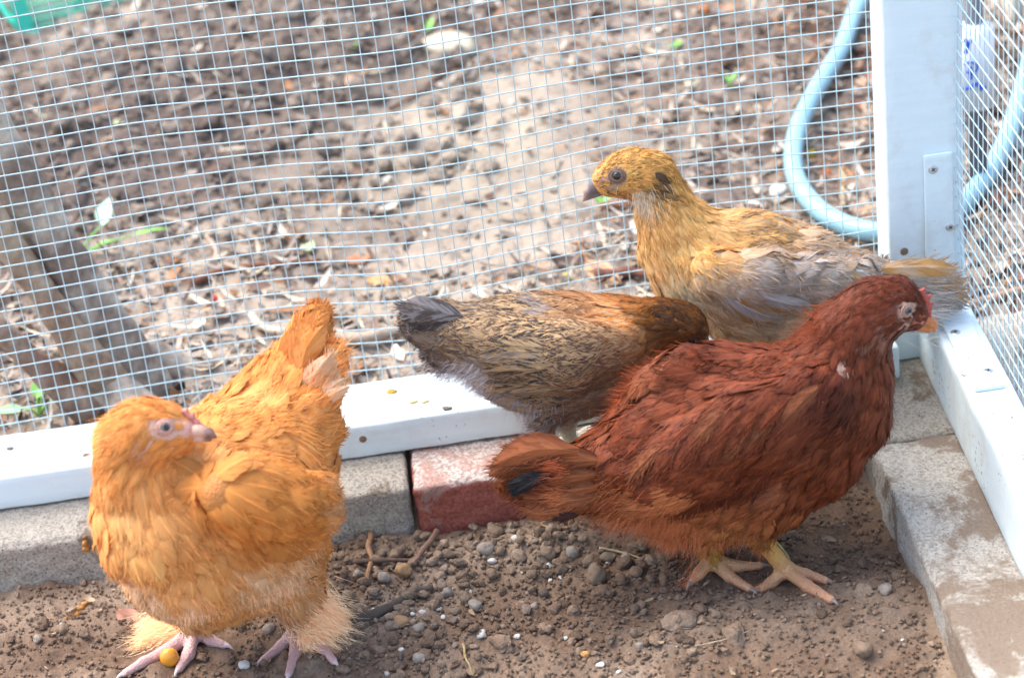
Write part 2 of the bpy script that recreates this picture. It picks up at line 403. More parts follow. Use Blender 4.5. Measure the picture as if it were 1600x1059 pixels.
# ------------------------------------------------------------------ white frame
def beam(name, lo, hi, label, seed, bev=.0022):
    V, F = rounded_box(lo, hi, bev, .008, .00012, .03, seed, .0007)
    o = mesh_np(name, V, F, MP); recentre(o); return tag(o, label, 'rail' if 'rail' in name else 'post')
beam('corner_post', (0, .0, 0), (.0635, .0417, 1.1), 'upright white painted corner post of the run', 6)
beam('bottom_rail', (-1.35, -.0287, 0), (-.0005, .0430, .0306), 'white painted bottom rail lying flat along the back of the run', 7)
railB = beam('side_rail', (.0226, -.80, 0), (.0594, -.0005, .0631), 'white painted side rail on edge, running forward from the corner post', 8)
# the side rail leans 1.8 degrees off square
sx = -.0308
me = railB.data; a = np.zeros(len(me.vertices)*3, np.float32); me.vertices.foreach_get('co', a); a = a.reshape(-1, 3)
yw = a[:, 1]+railB.location[1]; a[:, 0] += yw*-sx; me.vertices.foreach_set('co', a.ravel()); me.update()

def hole(par, P, nrm, r_):
    ORG[par.name] = np.array(par.location); V, F = ICO[2]; V = V*r_; nn = np.array(nrm, float); V = V-np.outer(V @ nn, nn)*.75+P
    mesh_np('nail_hole', V*1.0, F, mat_flat('rust_stain', (.20, .13, .08), .8), par)
hole(col.objects['corner_post'], on_y(1413, 393, -.0002), (0, -1, 0), .0034); hole(col.objects['bottom_rail'], on_y(567, 686, -.0289), (0, -1, 0), .0032)
def crumb(px, py, s_, c, label):
    P = on_z(px, py, .0312); V, F = rock_base(500+px, 2, .5); V = V*[s_, s_*.7, s_*.35]+P; o = mesh_np('food_crumb', V, F, MSTONE, None, {'col': np.tile(c, (len(V), 1))}); tag(recentre(o), label, 'crumb')
crumb(612, 611, .0042, lin(200, 160, 60), 'mustard yellow crumb on top of the white bottom rail'); crumb(645, 628, .0036, lin(225, 205, 140), 'faint yellow crumb on the rail, left of a similar one'); crumb(663, 627, .0036, lin(228, 212, 160), 'faint yellow crumb on the rail beside the speckled hen')
crumb(700, 638, .0040, lin(120, 112, 100), 'grey flake at the front edge of the bottom rail'); crumb(15, 700, .003, lin(120, 115, 105), 'small grey flake on the rail at far left'); crumb(135, 710, .0028, lin(110, 105, 98), 'dark sliver on the rail just left of the buff hen\'s head')
# corner bracket: painted strap with an upright arm and a flat arm, four screws
br = thing('corner_bracket', 'white painted corner bracket with four screws joining post and side rail', 'bracket', (.04, -.003, .066))
p0 = on_y(1469, 240, -.003); xa, xb = .0315, .0555
V, F = rounded_box((.0300, -.0035, .0640), (.0535, -.0003, p0[2]), .0010, .004, .0001, .01, 3); mesh_np('plate', V, F, MP, br)
pe = on_z(1530, 607, .0665)
V, F = rounded_box((.0285, pe[1], .0634), (.0520, -.0040, .0668), .0010, .004, .0001, .01, 4)
V[:, 0] += V[:, 1]*.0308; mesh_np('plate', V, F, MP, br)
def screw(P, nrm):
    nrm = np.array(nrm, float); a_ = np.cross(nrm, [0.3, 1, .2]); a_ /= np.linalg.norm(a_); b_ = np.cross(nrm, a_)
    th = np.linspace(0, 2*math.pi, 25)[:-1]; prof = [(0, .0004), (.0030, .0007), (.0040, .0002), (.0043, -.0002)]
    V = [P+nrm*prof[0][1]]; F = []
    for r_, h_ in prof[1:]: V += [P+nrm*h_+r_*(math.cos(q)*a_+math.sin(q)*b_) for q in th]
    tri = [(0, 1+i, 1+(i+1) % 24) for i in range(24)]; qd = []
    for k in range(2):
        for i in range(24): qd.append((1+k*24+i, 1+(k+1)*24+i, 1+(k+1)*24+(i+1) % 24, 1+k*24+(i+1) % 24))
    s = mesh_np('screw', np.array(V), [np.array(tri), np.array(qd)], MSTEEL, br); ORG[s.name] = ORG[br.name]
    Vc = []; Fc = []
    for (u_, v_) in ((a_, b_), (b_, a_)):
        n0 = len(Vc)
        for q in (-1, 1):
            for r_ in (-1, 1):
                Vc.append(P+nrm*.00085+u_*q*.0020+v_*r_*.0004)
        Fc.append((n0, n0+2, n0+3, n0+1))
    mesh_np('slot', np.array(Vc), np.array(Fc), MDARK, s, smooth=False)
for q in ((1458, 265), (1485, 355)): screw(on_y(*q, -.0035), (0, -1, 0))
for q in ((1493, 519), (1544, 579)): screw(on_z(*q, .0668), (0, 0, 1))

# ------------------------------------------------------------------ wire mesh
PITCHW = .0130
def warpA(x, z):
    p = xyz(x, z*1.0, 0)
    kx = [-1.4, -1.1, -.85, -.70, -.56, -.49, -.395, -.345, -.21, -.08, 0]; ky = [.004, -.004, 0, .008, .015, .014, -.006, -.006, .013, .007, 0]
    bulge = sum(np.interp(x+o, kx, ky) for o in np.linspace(-.035, .035, 9))/9*np.clip(z/.10, 0, 1)**.7
    a_ = .004*noise(p, .16, 51)*np.clip(z/.06, 0, 1)
    dz = .0022*noise(p, .10, 52)*np.clip(z/.05, 0, 1)
    dx = .0015*noise(p, .2, 53)
    ed = np.clip(-x/.08, 0, 1)
    return dx*ed, (bulge+a_)*ed, dz*ed
def wire_panel(name, lab, fn, u0, u1, v0, v1, r=.00060):
    A = Acc(); us = np.arange(u0, u1, PITCHW); vs = np.arange(v0, v1, PITCHW)
    for k, v in enumerate(vs):
        t = np.arange(u0, u1+.001, PITCHW/2); ph = ((np.arange(len(t)))/2+k) % 2
        V, F = tube(fn(t, np.full_like(t, v), -.00045+0*ph), r, 5, True); A.add(V, F)
    for k, u in enumerate(us):
        t = np.arange(v0-.003, v1+.001, PITCHW/2); V, F = tube(fn(np.full_like(t, u), t, .00050), r*.82, 5, True); A.add(V, F)
    o = A.build(name, MWIRE); return tag(o, lab, 'wire mesh')
def fnA(u, v, off):
    dx, dy, dz = warpA(u, v); return np.stack([u+dx, .0452+dy+off, v+dz], -1)
wire_panel('wire_mesh', 'square galvanised wire mesh panel along the back of the run', fnA, -1.25, .004, .026, .80)
def fnB(u, v, off):   # u runs forward from the post
    p = xyz(u, v, 4.0); return np.stack([.0606-u*.0308*1.0+off+.006*noise(p, .2, 61)*np.clip(u/.05, 0, 1), .035-u, v], -1)
wire_panel('wire_mesh', 'wire mesh panel seen at a slant to the right of the corner post', fnB, .0, .80, .030, .80)

# ------------------------------------------------------------------ scatter
rng = np.random.default_rng(7)
def scatter_rocks(A, n, xr, yr, smin, smax, pal, sub=1, mask=None, sink=.25, power=2.5, bases=6, rough=.28, cv=(.75, 1.2)):
    B = [rock_base(100+i+sub*10, sub, rough) for i in range(bases)]
    x = rng.uniform(*xr, n); y = rng.uniform(*yr, n)
    if mask is not None: k = mask(x, y); x, y = x[k], y[k]
    n = len(x); s = smin+(smax-smin)*rng.random(n)**power; R_ = rotm(rng, n); sc3 = rng.uniform(.6, 1.15, (n, 3))
    z = ground_h(x, y)+soil_fine(x, y)+s*(1-sink*2)*.5
    pal = np.array(pal); cc = (pal[rng.integers(0, len(pal), n)]*.45+.55*soil_colour(x, y)*.92)*rng.uniform(*cv, (n, 1)); bi = rng.integers(0, bases, n)
    for b_ in range(bases):
        k = np.where(bi == b_)[0]; V, F = B[b_]
        W_ = np.einsum('nij,nvj->nvi', R_[k], V[None]*sc3[k][:, None])*(s[k]/2)[:, None, None]
        W_[..., 2] *= .8; W_ = W_+np.stack([x[k], y[k], z[k]], -1)[:, None]
        m_ = len(V); FF = (F[None]+np.arange(len(k))[:, None, None]*m_).reshape(-1, 3)
        A.add(W_.reshape(-1, 3), FF, np.repeat(cc[k], m_, 0))
def not_blocks(x, y): return ~(((y > -.088) & (y < .05) & (x < .16)) | ((x > -.05) & (x < .102) & (y < .02)))
FEET = [on_z(x, y, GZ)[:2] for x, y in ((267, 1036), (225, 1035), (285, 1035), (335, 1005), (440, 1012), (456, 1040), (508, 1020), (1095, 900), (1150, 905), (1228, 905), (1270, 925), (1205, 918), (308, 997), (470, 995))]
def keep_in(x, y):
    k = not_blocks(x, y) & (y < -.085) & (x < -.05)
    for p in FEET: k &= np.hypot(x-p[0], y-p[1]) > .014
    return k
def keep_out(x, y): return (y > .05) | (x > .105)
soilp = [lin(155, 130, 108), lin(126, 103, 84), lin(166, 144, 122), lin(138, 118, 100), lin(110, 90, 74)]
outp = [lin(156, 142, 128), lin(124, 110, 99), lin(176, 162, 145), lin(112, 97, 88), lin(146, 132, 118)]
A = Acc(); scatter_rocks(A, 16000, (-.95, -.05), (-.45, -.085), .0012, .0045, soilp, 0, keep_in, .1, 1.5, rough=.5)
band = lambda x, y: rng.random(len(x)) < .22+.78*np.exp(-(((x+.36)/.15)**2+((y+.19)/.085)**2))
cl = lambda x, y: keep_in(x, y) & band(x, y) & (fbm(xyz(x, y), .08, 3, 71)+rng.normal(0, .3, len(x)) > -.05)
scatter_rocks(A, 4200, (-.95, -.05), (-.45, -.085), .003, .012, soilp, 1, cl, .32, 2.6, rough=.6)
scatter_rocks(A, 150, (-.95, -.05), (-.45, -.085), .012, .024, soilp, 2, cl, .48, 1.8, rough=.7)
scatter_rocks(A, 220, (-.50, -.12), (-.17, -.088), .005, .012, soilp+[lin(150, 135, 120)], 2, keep_in, .15, 1.8, rough=.35)
scatter_rocks(A, 120, (-.55, -.20), (-.34, -.15), .005, .011, soilp+[lin(150, 135, 120)], 2, keep_in, .15, 1.6, rough=.35)
tag(A.build('soil_crumbs', MSOIL, smooth=False), kind='stuff', label='crumbly brown soil lumps strewn on the ground inside the run', cat='soil')
A = Acc(); ridge = lambda x, y: keep_out(x, y) & (rng.random(len(x)) < np.clip(.35+1.2*np.exp(-(((y-(.80+.55*(x+.55)))/.25)**2))*np.clip((-x-.2)/.25, 0, 1), 0, 1)*np.where(np.hypot(x+.33, (y-.55)*.8) < .2, .25, 1))
scatter_rocks(A, 17000, (-1.05, .42), (.05, 1.42), .002, .011, outp, 1, ridge, .3, 2.2, rough=.7, cv=(.85, 1.12))
scatter_rocks(A, 600, (-1.0, -.3), (.45, 1.2), .010, .034, [c*.95 for c in outp], 2, keep_out, .45, 2.0, rough=.85, cv=(.85, 1.1))
tag(A.build('soil_clods', MSOIL, smooth=False), kind='stuff', label='grey brown soil clods on the ground beyond the wire mesh', cat='soil')

def flake(L, W_, bend, seed, nseg=4):
    r = np.random.default_rng(seed); s = np.linspace(0, 1, nseg+1); w_ = np.sin(np.pi*np.clip(s*.9+.05, 0, 1))**.7*(1+r.uniform(-.25, .25, nseg+1))
    V = []
    for i, q in enumerate(s):
        for u in (-1, 0, 1): V.append([(q-.5)*L, u*W_/2*w_[i]+.1*W_*math.sin(q*3+seed), bend*L*(q-.5)**2*1.5+.15*W_*abs(u)*w_[i]])
    F = [(i*3+j, (i+1)*3+j, (i+1)*3+j+1, i*3+j+1) for i in range(nseg) for j in range(2)]
    return np.array(V), np.array(F)
def scatter_flakes(A, n, xr, yr, lr, pal, mask, asp=(.2, .6), tilt=.5, up=.002):
    x = rng.uniform(*xr, n); y = rng.uniform(*yr, n); k = mask(x, y); x, y = x[k], y[k]; n = len(x)
    pal = np.array(pal)
    for i in range(n):
        L = lr[0]+(lr[1]-lr[0])*rng.random()**2; V, F = flake(L, L*rng.uniform(*asp), rng.uniform(-.5, .9), int(rng.integers(1e6)))
        az = rng.uniform(0, 6.28); ti = rng.normal(0, tilt, 2); R_ = np.array(Matrix.Rotation(az, 3, 'Z') @ Matrix.Rotation(ti[0], 3, 'X') @ Matrix.Rotation(ti[1]*.6, 3, 'Y'))
        V = V @ R_.T+[x[i], y[i], float(ground_h(x[i:i+1], y[i:i+1])[0])+up+rng.random()*.005]
        A.add(V, F, pal[rng.integers(len(pal))]*rng.uniform(.65, 1.2))
litp = [.95*c for c in [lin(72, 56, 48), lin(84, 66, 56), lin(205, 196, 182), lin(178, 158, 134), lin(150, 125, 102), lin(122, 95, 76), lin(192, 176, 156), lin(160, 146, 134), lin(170, 122, 80), lin(140, 126, 114), lin(116, 86, 70), lin(205, 192, 172), lin(150, 134, 120), lin(132, 112, 98)]]
A = Acc()
dens = lambda x, y: keep_out(x, y) & (rng.random(len(x)) < np.where((x < -.35) & (y > .5+.5*(x+.55)), .22, 1.0)*np.where((np.hypot(x+.33, (y-.55)*.8) < .2), .3, 1))
scatter_flakes(A, 11000, (-1.0, .42), (.05, 1.40), (.005, .030), litp, dens, (.15, .5))
scatter_flakes(A, 4200, (-1.0, .42), (.05, 1.40), (.018, .06), litp+[lin(200, 184, 158)]*4, dens, (.04, .11), .3, .004)
scatter_flakes(A, 1800, (.08, .42), (-.3, .9), (.006, .024), [lin(150, 85, 65), lin(120, 70, 55), lin(185, 150, 120), lin(90, 60, 50), lin(200, 185, 165)], keep_out)
tag(A.build('leaf_litter', MLEAF), kind='stuff', label='dry leaf and bark litter covering the ground beyond the wire mesh', cat='leaf litter')
A = Acc(); scatter_flakes(A, 350, (-.95, -.06), (-.45, -.09), (.004, .014), [lin(150, 120, 90), lin(110, 85, 65), lin(180, 155, 125)], keep_in, (.15, .5), .4, .001)
tag(A.build('leaf_crumbs', MLEAF), kind='stuff', label='tiny bits of dry leaf on the soil inside the run', cat='leaf litter')

# individual pebbles and white grit (photo positions)
PM = {}
def pebble(name, px, py, size_px, colr, label, cat, group=None, flat=.75, inside=True, seed=0, base=0):
    key = (name, base, tuple(np.round(colr, 3)))
    P = on_ground(px, py); s = size_px/ppm(P)/2
    if key not in PM:
        V, F = rock_base(300+base, 3, .22 if base < 6 else .14)
        PM[key] = mesh_np(name, V*[1, .85, flat], F, MSTONE, None, {'col': np.tile(colr, (len(V), 1))}); o = PM[key]
    else: o = PM[key].copy(); col.objects.link(o)
    o.location = (P[0], P[1], gz(P[0], P[1])+s*flat*.55); o.scale = (s, s, s); r_ = random.Random(seed+px*7+py); o.rotation_euler = (r_.uniform(-.3, .3), r_.uniform(-.3, .3), r_.uniform(0, 6))
    return tag(o, label, cat, group)
brn = lin(132, 112, 92); gry = lin(150, 138, 124); tan = lin(165, 130, 92); wht = lin(214, 210, 200)
G1 = 'brown soil pebbles on the ground inside the run'
for i, (x, y, s) in enumerate([(776, 835, 24), (760, 862, 26), (783, 864, 18), (797, 833, 16), (857, 868, 25), (893, 866, 24), (920, 880, 20), (810, 870, 22), (948, 875, 22), (978, 872, 18), (722, 905, 18), (742, 950, 24), (712, 958, 18), (700, 930, 22), (678, 975, 16), (655, 985, 22), (620, 870, 24), (600, 905, 22), (545, 935, 24), (560, 900, 18), (880, 800+40, 16), (835, 950, 16), (1350, 1020, 34), (1385, 925, 26), (1120, 962, 18), (1000, 1010, 14), (905, 1020, 15), (655, 1030, 22), (690, 1040, 16), (420, 985, 20), (100, 985, 20), (60, 1000, 16)]):
    pebble('pebble', x, y, s, [brn, gry][i % 2], 'small rounded brown soil pebble lying on the ground inside the run', 'pebble', G1, .8, True, i, i % 6)
pebble('pebble', 932, 905, 34, brn, 'largest upright brown pebble below the red brown hen', 'pebble', None, 1.0, True, 5, 1)
pebble('pebble', 632, 897, 30, tan, 'tan pebble near the foot of the brick beside two twigs', 'pebble', None, .8, True, 5, 2)
pebble('pebble', 628, 975, 30, tan, 'sandy yellow pebble in the gravel right of the buff hen', 'pebble', None, .7, True, 6, 3)
pebble('pebble', 915, 1025, 16, lin(190, 140, 85), 'small orange tan pebble at the bottom edge of the soil', 'pebble', None, .8, True, 7, 4)
G2 = 'white grit bits on the soil inside the run'
for i, (x, y, s) in enumerate([(672, 881, 16), (806, 842, 18), (770, 878, 20), (611, 970, 20), (645, 960, 13), (660, 957, 15), (686, 952, 13), (705, 920, 10), (693, 965, 14), (752, 992, 22), (808, 995, 15), (883, 998, 12), (816, 895, 8), (877, 903, 14), (860, 907, 10), (832, 925, 14), (857, 885, 14), (950, 878, 14), (988, 905, 14), (938, 1040, 18), (966, 1050, 12), (605, 1053, 12), (583, 954, 14), (748, 947, 14), (735, 925, 10), (1065, 903, 12), (1032, 935, 10), (1058, 1010, 6), (1300, 915, 6), (1128, 1013, 5), (382, 1040, 26), (500, 1005, 8), (545, 1030, 9), (95, 975, 9), (715, 967, 9), (627, 1015, 12), (1380, 985, 6), (1410, 1000, 8)]):
    pebble('white_grit', x, y, s*.78, wht*(1 if i % 3 else .75), 'small chip of white grit lying on the soil inside the run', 'grit', G2, .55, True, i+50, i % 5)
# outside stones
pebble('pale_stone', 706, 82, 84, lin(190, 180, 156), 'pale flat stone on the ground beyond the mesh near the top', 'stone', None, .40, False, 3, 5)
pebble('pale_stone', 1217, 306, 34, lin(215, 212, 205), 'white pebble beside the bend of the blue hose', 'stone', None, .7, False, 3, 8)
pebble('brown_stone', 230, 50, 26, lin(165, 140, 115), 'tan clod of earth right of the green net basket', 'stone', None, .8, False, 3, 3)
for (x, y, s, c, l) in [(1268, 245, 16, (180, 160, 60), 'small yellow fallen berry inside the loop of blue hose, the upper one'), (1292, 277, 18, (235, 120, 30), 'small orange fallen berry inside the loop of blue hose, the lower one'), (337, 470, 12, (200, 60, 30), 'tiny red berry in the litter beyond the mesh'), (337, 496, 14, (190, 200, 90), 'tiny yellow green berry below the red one in the litter'), (886, 437, 16, (215, 195, 110), 'pale yellow fallen berry behind the brown speckled hen'), (1508, 300, 12, (200, 70, 30), 'orange berry behind the slanting mesh panel')]:
    pebble('fallen_berry', x, y, s, lin(*c), l, 'berry', None, 1.0, False, 2, 9)

def twig(name, pts, r0, r1, colr, label, cat='twig', lift=.002, group=None, mat=None):
    P = np.array([on_ground(x, y)+[0, 0, lift+r0/2] for x, y in pts]); P = spline(P, 24); P += np.stack([fbm(P+r0, .02, 3, int(pts[0][0])+k) for k in range(3)], -1)*[.0016, .0016, .001]; r0, r1 = r0*.8, r1*.65
    V, F = tube(P, np.linspace(r0, r1, 24)*(1+.25*noise(P, .006, 4)), 10)
    return tag(recentre(mesh_np(name, V, F, mat or MBARK, None, {'col': np.tile(colr, (len(V), 1))})), label, cat, group)
tw = lin(150, 118, 92)
twig('twig', [(580, 835), (578, 860), (583, 885), (575, 920)], .0035, .0025, lin(165, 125, 92), 'light brown forked twig standing in the soil right of the buff hen', lift=.004)
twig('twig', [(685, 840), (668, 862), (648, 892)], .0035, .0028, lin(150, 118, 100), 'short straight twig propped at the foot of the brick', lift=.006)
twig('twig', [(520, 885), (600, 882), (650, 880)], .0035, .003, lin(105, 85, 72), 'dark twig lying across the soil behind the twigs near the brick')
twig('twig', [(548, 978), (600, 962), (645, 935), (680, 925)], .0055, .004, lin(92, 80, 70), 'thick dark stick in the gravel right of the buff hen')
twig('straw', [(940, 860), (975, 866), (1020, 882)], .0013, .0009, lin(200, 180, 140), 'pale straw stalk under the tail of the red brown hen', 'straw')
twig('straw', [(1205, 840), (1222, 862), (1238, 885)], .0016, .001, lin(190, 175, 120), 'pale green straw sprig right of the red brown hen\'s legs', 'straw')
twig('straw', [(1190, 845), (1210, 856), (1228, 872)], .0013, .001, lin(190, 180, 130), 'thin dry stalk just behind the red brown hen\'s leg', 'straw')
twig('straw', [(1085, 1010), (1130, 1003), (1180, 985)], .0008, .0005, lin(185, 165, 140), 'thin root thread on bare soil at lower right', 'straw')
twig('straw', [(722, 1010), (728, 1035), (738, 1058)], .0013, .001, lin(185, 160, 110), 'straw stem at the bottom edge below the gravel', 'straw')
twig('straw', [(820, 815), (850, 825), (880, 838)], .0013, .001, lin(170, 145, 105), 'bent dry stalk at the right end of the brick', 'straw')
# beyond the mesh
twig('fallen_branch', [(500, 530), (560, 543), (610, 535), (660, 525), (720, 528)], .008, .007, lin(185, 165, 145), 'pale fallen branch behind the rail between buff and speckled hens', 'branch', .006)
twig('fallen_branch', [(398, 505), (412, 522), (440, 532), (470, 530)], .006, .005, lin(205, 190, 170), 'short curved pale stick left of the longer fallen branch', 'branch', .006)
twig('root', [(215, 330), (255, 345), (300, 360), (335, 385), (340, 420)], .004, .003, lin(190, 170, 150), 'curved pale root beside the green sprout', 'root')
twig('fallen_branch', [(720, 100), (680, 128), (640, 160), (610, 175)], .004, .003, lin(120, 90, 75), 'dark thin branch below the pale flat stone', 'branch')
twig('fallen_branch', [(300, 450), (360, 428), (430, 420), (500, 415)], .006, .004, lin(125, 85, 65), 'reddish brown branch on the litter above the buff hen', 'branch')
twig('fallen_branch', [(930, 440), (980, 436), (1030, 440)], .008, .006, lin(125, 85, 70), 'dark red brown branch behind the neck of the golden hen', 'branch')
twig('fallen_branch', [(940, 330), (980, 325), (1030, 318)], .005, .004, lin(150, 105, 80), 'brown stick below the golden hen\'s beak', 'branch')
twig('fallen_branch', [(1420, 520), (1500, 490), (1560, 470), (1620, 455)], .006, .006, lin(190, 150, 120), 'tan stick behind the slanting mesh panel', 'branch')
twig('fallen_branch', [(1316, 270), (1318, 295), (1316, 330)], .004, .004, lin(190, 160, 120), 'short straw coloured stick inside the loop of blue hose', 'branch')

def leaf(px, py, L, W_, az, colr, label, tilt=(0.2, 0.1), up=.004, cat='leaf', name='dry_leaf', bend=.5):
    n, m_ = 14, 7; s = np.linspace(0, 1, n+1); V = []; P = on_ground(px, py, up)
    for i, q in enumerate(s):
        ww = W_/2*max(0.02, math.sin(math.pi*min(1, q**.8)))**.9
        for j in range(m_):
            u = j/(m_-1)*2-1; V.append([(q-.5)*L, u*ww, bend*L*(q-.5)**2+.22*abs(u)*ww+.06*W_*math.sin(q*11+u*3)])
    V = np.array(V); R_ = np.array(Matrix.Rotation(az, 3, 'Z') @ Matrix.Rotation(tilt[0], 3, 'X') @ Matrix.Rotation(tilt[1], 3, 'Y')); V = V @ R_.T
    V[:, 2] -= V[:, 2].min()*.7; V += [P[0], P[1], gz(P[0], P[1])+up*.5]
    F = [(i*m_+j, (i+1)*m_+j, (i+1)*m_+j+1, i*m_+j+1) for i in range(n) for j in range(m_-1)]
    c = np.tile(colr, (len(V), 1)); u = np.tile(np.abs(np.linspace(-1, 1, m_)), n+1); c = c*(1.15-.25*(u < .1))[:, None]
    o = mesh_np(name, V, np.array(F), MLEAF, None, {'col': c}); md = o.modifiers.new('thick', 'SOLIDIFY'); md.thickness = .0005
    return tag(recentre(o), label, cat)
leaf(205, 965, .030, .016, -.7, lin(165, 118, 95), 'curled pinkish brown dry leaf left of the buff hen\'s foot')
leaf(945, 432, .045, .022, -1.0, lin(200, 160, 125), 'pale tan leaf between the speckled hen and the golden hen', (.5, .3))
leaf(600, 438, .035, .014, -.1, lin(210, 160, 105), 'tan leaf on the litter above the fallen branch')
leaf(560, 405, .03, .014, .3, lin(175, 120, 85), 'small brown leaf under the mesh above the buff hen\'s tail')
leaf(482, 385, .024, .014, 1.2, lin(190, 205, 150), 'pale green fallen leaf in the middle of the litter', cat='leaf', name='fallen_leaf')
leaf(66, 183, .020, .012, .5, lin(200, 205, 160), 'small pale green leaf scrap on the soil at upper left', name='fallen_leaf')
leaf(187, 190, .016, .010, 0, lin(200, 205, 160), 'small yellowish leaf scrap right of the upper left one', name='fallen_leaf')
leaf(560, 135, .05, .022, -1.1, lin(185, 150, 120), 'long curled brown leaf near the top of the mesh')
leaf(1122, 16, .05, .02, 0, lin(205, 130, 70), 'orange brown leaf near the top edge')
leaf(1080, 130, .03, .01, .8, lin(215, 200, 165), 'thin pale leaf in the litter at upper right')
leaf(1205, 440, .03, .015, .4, lin(150, 100, 80), 'brown leaf behind the golden hen\'s back')
leaf(200, 560, .05, .018, -1.3, lin(180, 130, 80), 'tan leaf on the tree root behind the buff hen\'s head', (1.0, 0), .02)
leaf(345, 488, .03, .02, .3, lin(150, 130, 112), 'grey brown leaf at the foot of the tree roots')

# ------------------------------------------------------------------ sprouts
MGREEN = mat_col('green_leaf', .45, 120, .2, .2)
def sprout(base, leaves, label, stem=None):
    B = on_ground(*base); t = thing('green_sprout', label, 'plant', (B[0], B[1], gz(B[0], B[1])))
    for (x, y, hz, L, W_, c, az, tl) in leaves:
        T = on_y(x, y, B[1]+hz); P = spline([B, (B*.5+T*.5)+[0, 0, .004], T], 10); V, F = tube(P, np.linspace(.0016, .0009, 10), 6)
        s_ = mesh_np('stem', V, F, MGREEN, t, {'col': np.tile(lin(150, 205, 110), (len(V), 1))})
        n, m_ = 10, 5; V = []
        for i in range(n+1):
            q = i/n; ww = W_/2*math.sin(math.pi*min(1, q**.75*.98+.01))
            for j in range(m_):
                u = j/(m_-1)*2-1; V.append([q*L, u*ww, .25*abs(u)*ww-.35*L*q*q*.4])
        R_ = np.array(Matrix.Rotation(az, 3, 'Z') @ Matrix.Rotation(-tl, 3, 'Y')); V = np.array(V) @ R_.T+T
        F = [(i*m_+j, (i+1)*m_+j, (i+1)*m_+j+1, i*m_+j+1) for i in range(n) for j in range(m_-1)]
        mesh_np('leaf', V, np.array(F), MGREEN, t, {'col': np.tile(c, (len(V), 1))})
    return t
lg = lin(190, 225, 190); g_ = lin(120, 190, 70); gd = lin(95, 160, 60)
sprout((120, 407), [(160, 352, 0, .030, .022, lg, .9, 1.0), (205, 368, .01, .040, .007, g_, .2, .1), (118, 378, 0, .014, .008, g_, 2.6, .4), (150, 385, 0, .022, .007, g_, .3, .2)], 'green sprout with a broad pale leaf by the tree stems')
sprout((62, 652), [(58, 622, 0, .028, .018, gd, 1.2, .5), (40, 640, 0, .030, .018, lin(150, 185, 140), 3.4, .3), (80, 628, .01, .022, .014, gd, .4, .5), (70, 610, .0, .020, .010, g_, 1.8, .8)], 'leafy green weed just behind the rail at lower left')
sprout((548, 85), [(548, 76, 0, .012, .009, g_, .5, .5), (552, 78, 0, .010, .007, g_, 2.5, .5)], 'tiny green seedling near the top, left of the pale stone')
sprout((672, 55), [(670, 46, 0, .016, .009, g_, 1.0, .8), (674, 48, 0, .010, .008, g_, 2.8, .6)], 'tiny green seedling at the left tip of the pale stone')
sprout((1055, 80), [(1055, 73, 0, .012, .009, g_, .7, .4), (1058, 74, 0, .010, .007, g_, 3.0, .4)], 'tiny green seedling in the litter at upper right')
sprout((1142, 138), [(1142, 125, 0, .012, .006, g_, .2, .8), (1140, 128, 0, .010, .006, gd, 2.0, .6)], 'thin green seedling beside a white stem at upper right')
sprout((940, 322), [(942, 315, 0, .012, .007, g_, .2, .5), (938, 317, 0, .010, .006, gd, 2.0, .6)], 'tiny green leaf bud just below the golden hen\'s beak')

# ------------------------------------------------------------------ leaning tree stems at the left
B0 = on_ground(190, 600); tr = thing('small_tree', 'grey barked small tree with several leaning stems behind the mesh at left', 'tree', (B0[0], B0[1], -.02))
def limb(name, pts, seed, c0=lin(190, 176, 158), c1=lin(134, 116, 102)):
    P = np.array([list(on_y(x, y, Y))+[r/ppm(on_y(x, y, Y))] for x, y, Y, r in pts]); P = spline(P, 60); C, r_ = P[:, :3], P[:, 3]
    V, F = tube(C, r_, 20); ax_ = np.concatenate([np.repeat(C, 20, 0), C[:1], C[-1:]]); dr = V-ax_; dr /= np.linalg.norm(dr, axis=1)[:, None]+1e-6; V = V+dr*(fbm(V*[1, 1, .5], .025, 4, seed)*.0035)[:, None]
    n = np.clip(fbm(V*[1, 1, .5], .022, 4, seed+3)*1.3+.55, 0, 1)[:, None]
    return mesh_np(name, V, F, MBARK, tr, {'col': c0*n+c1*(1-n)})
limb('trunk', [(235, 640, .150, 50), (205, 585, .150, 52), (165, 520, .150, 46), (110, 430, .155, 43), (55, 330, .16, 40), (5, 245, .165, 40), (-60, 130, .17, 38), (-150, -40, .18, 34)], 1)
limb('branch', [(180, 620, .125, 42), (150, 575, .125, 40), (95, 500, .125, 30), (40, 420, .13, 25), (-10, 350, .13, 24), (-80, 260, .14, 22)], 2, lin(185, 165, 140), lin(150, 122, 100))
limb('branch', [(150, 640, .11, 30), (90, 600, .11, 28), (45, 560, .11, 22), (0, 515, .11, 20), (-60, 470, .11, 18)], 3, lin(176, 154, 134), lin(142, 112, 94))
limb('root', [(175, 560, .17, 34), (230, 560, .175, 34), (290, 575, .18, 27), (350, 590, .17, 22), (410, 605, .17, 12)], 4)
limb('root', [(150, 590, .13, 40), (210, 640, .10, 38), (260, 668, .08, 28), (330, 680, .07, 15)], 5)

# ------------------------------------------------------------------ blue hose
hp = [(1420, -120), (1345, 0), (1315, 75), (1270, 150), (1243, 215), (1243, 275), (1280, 328), (1340, 358), (1400, 362), (1470, 345), (1530, 290), (1572, 220), (1600, 130), (1625, 30), (1640, -60)]
P = spline(np.array([on_z(x, y, .008) for x, y in hp]), 160); P[:, 2] = np.maximum(P[:, 2], ground_h(P[:, 0], P[:, 1])+.011)
V, F = tube(P, .0098, 18); tag(recentre(mesh_np('garden_hose', V, F, MHOSE)), 'pale blue garden hose looped on the ground behind the corner post', 'hose')

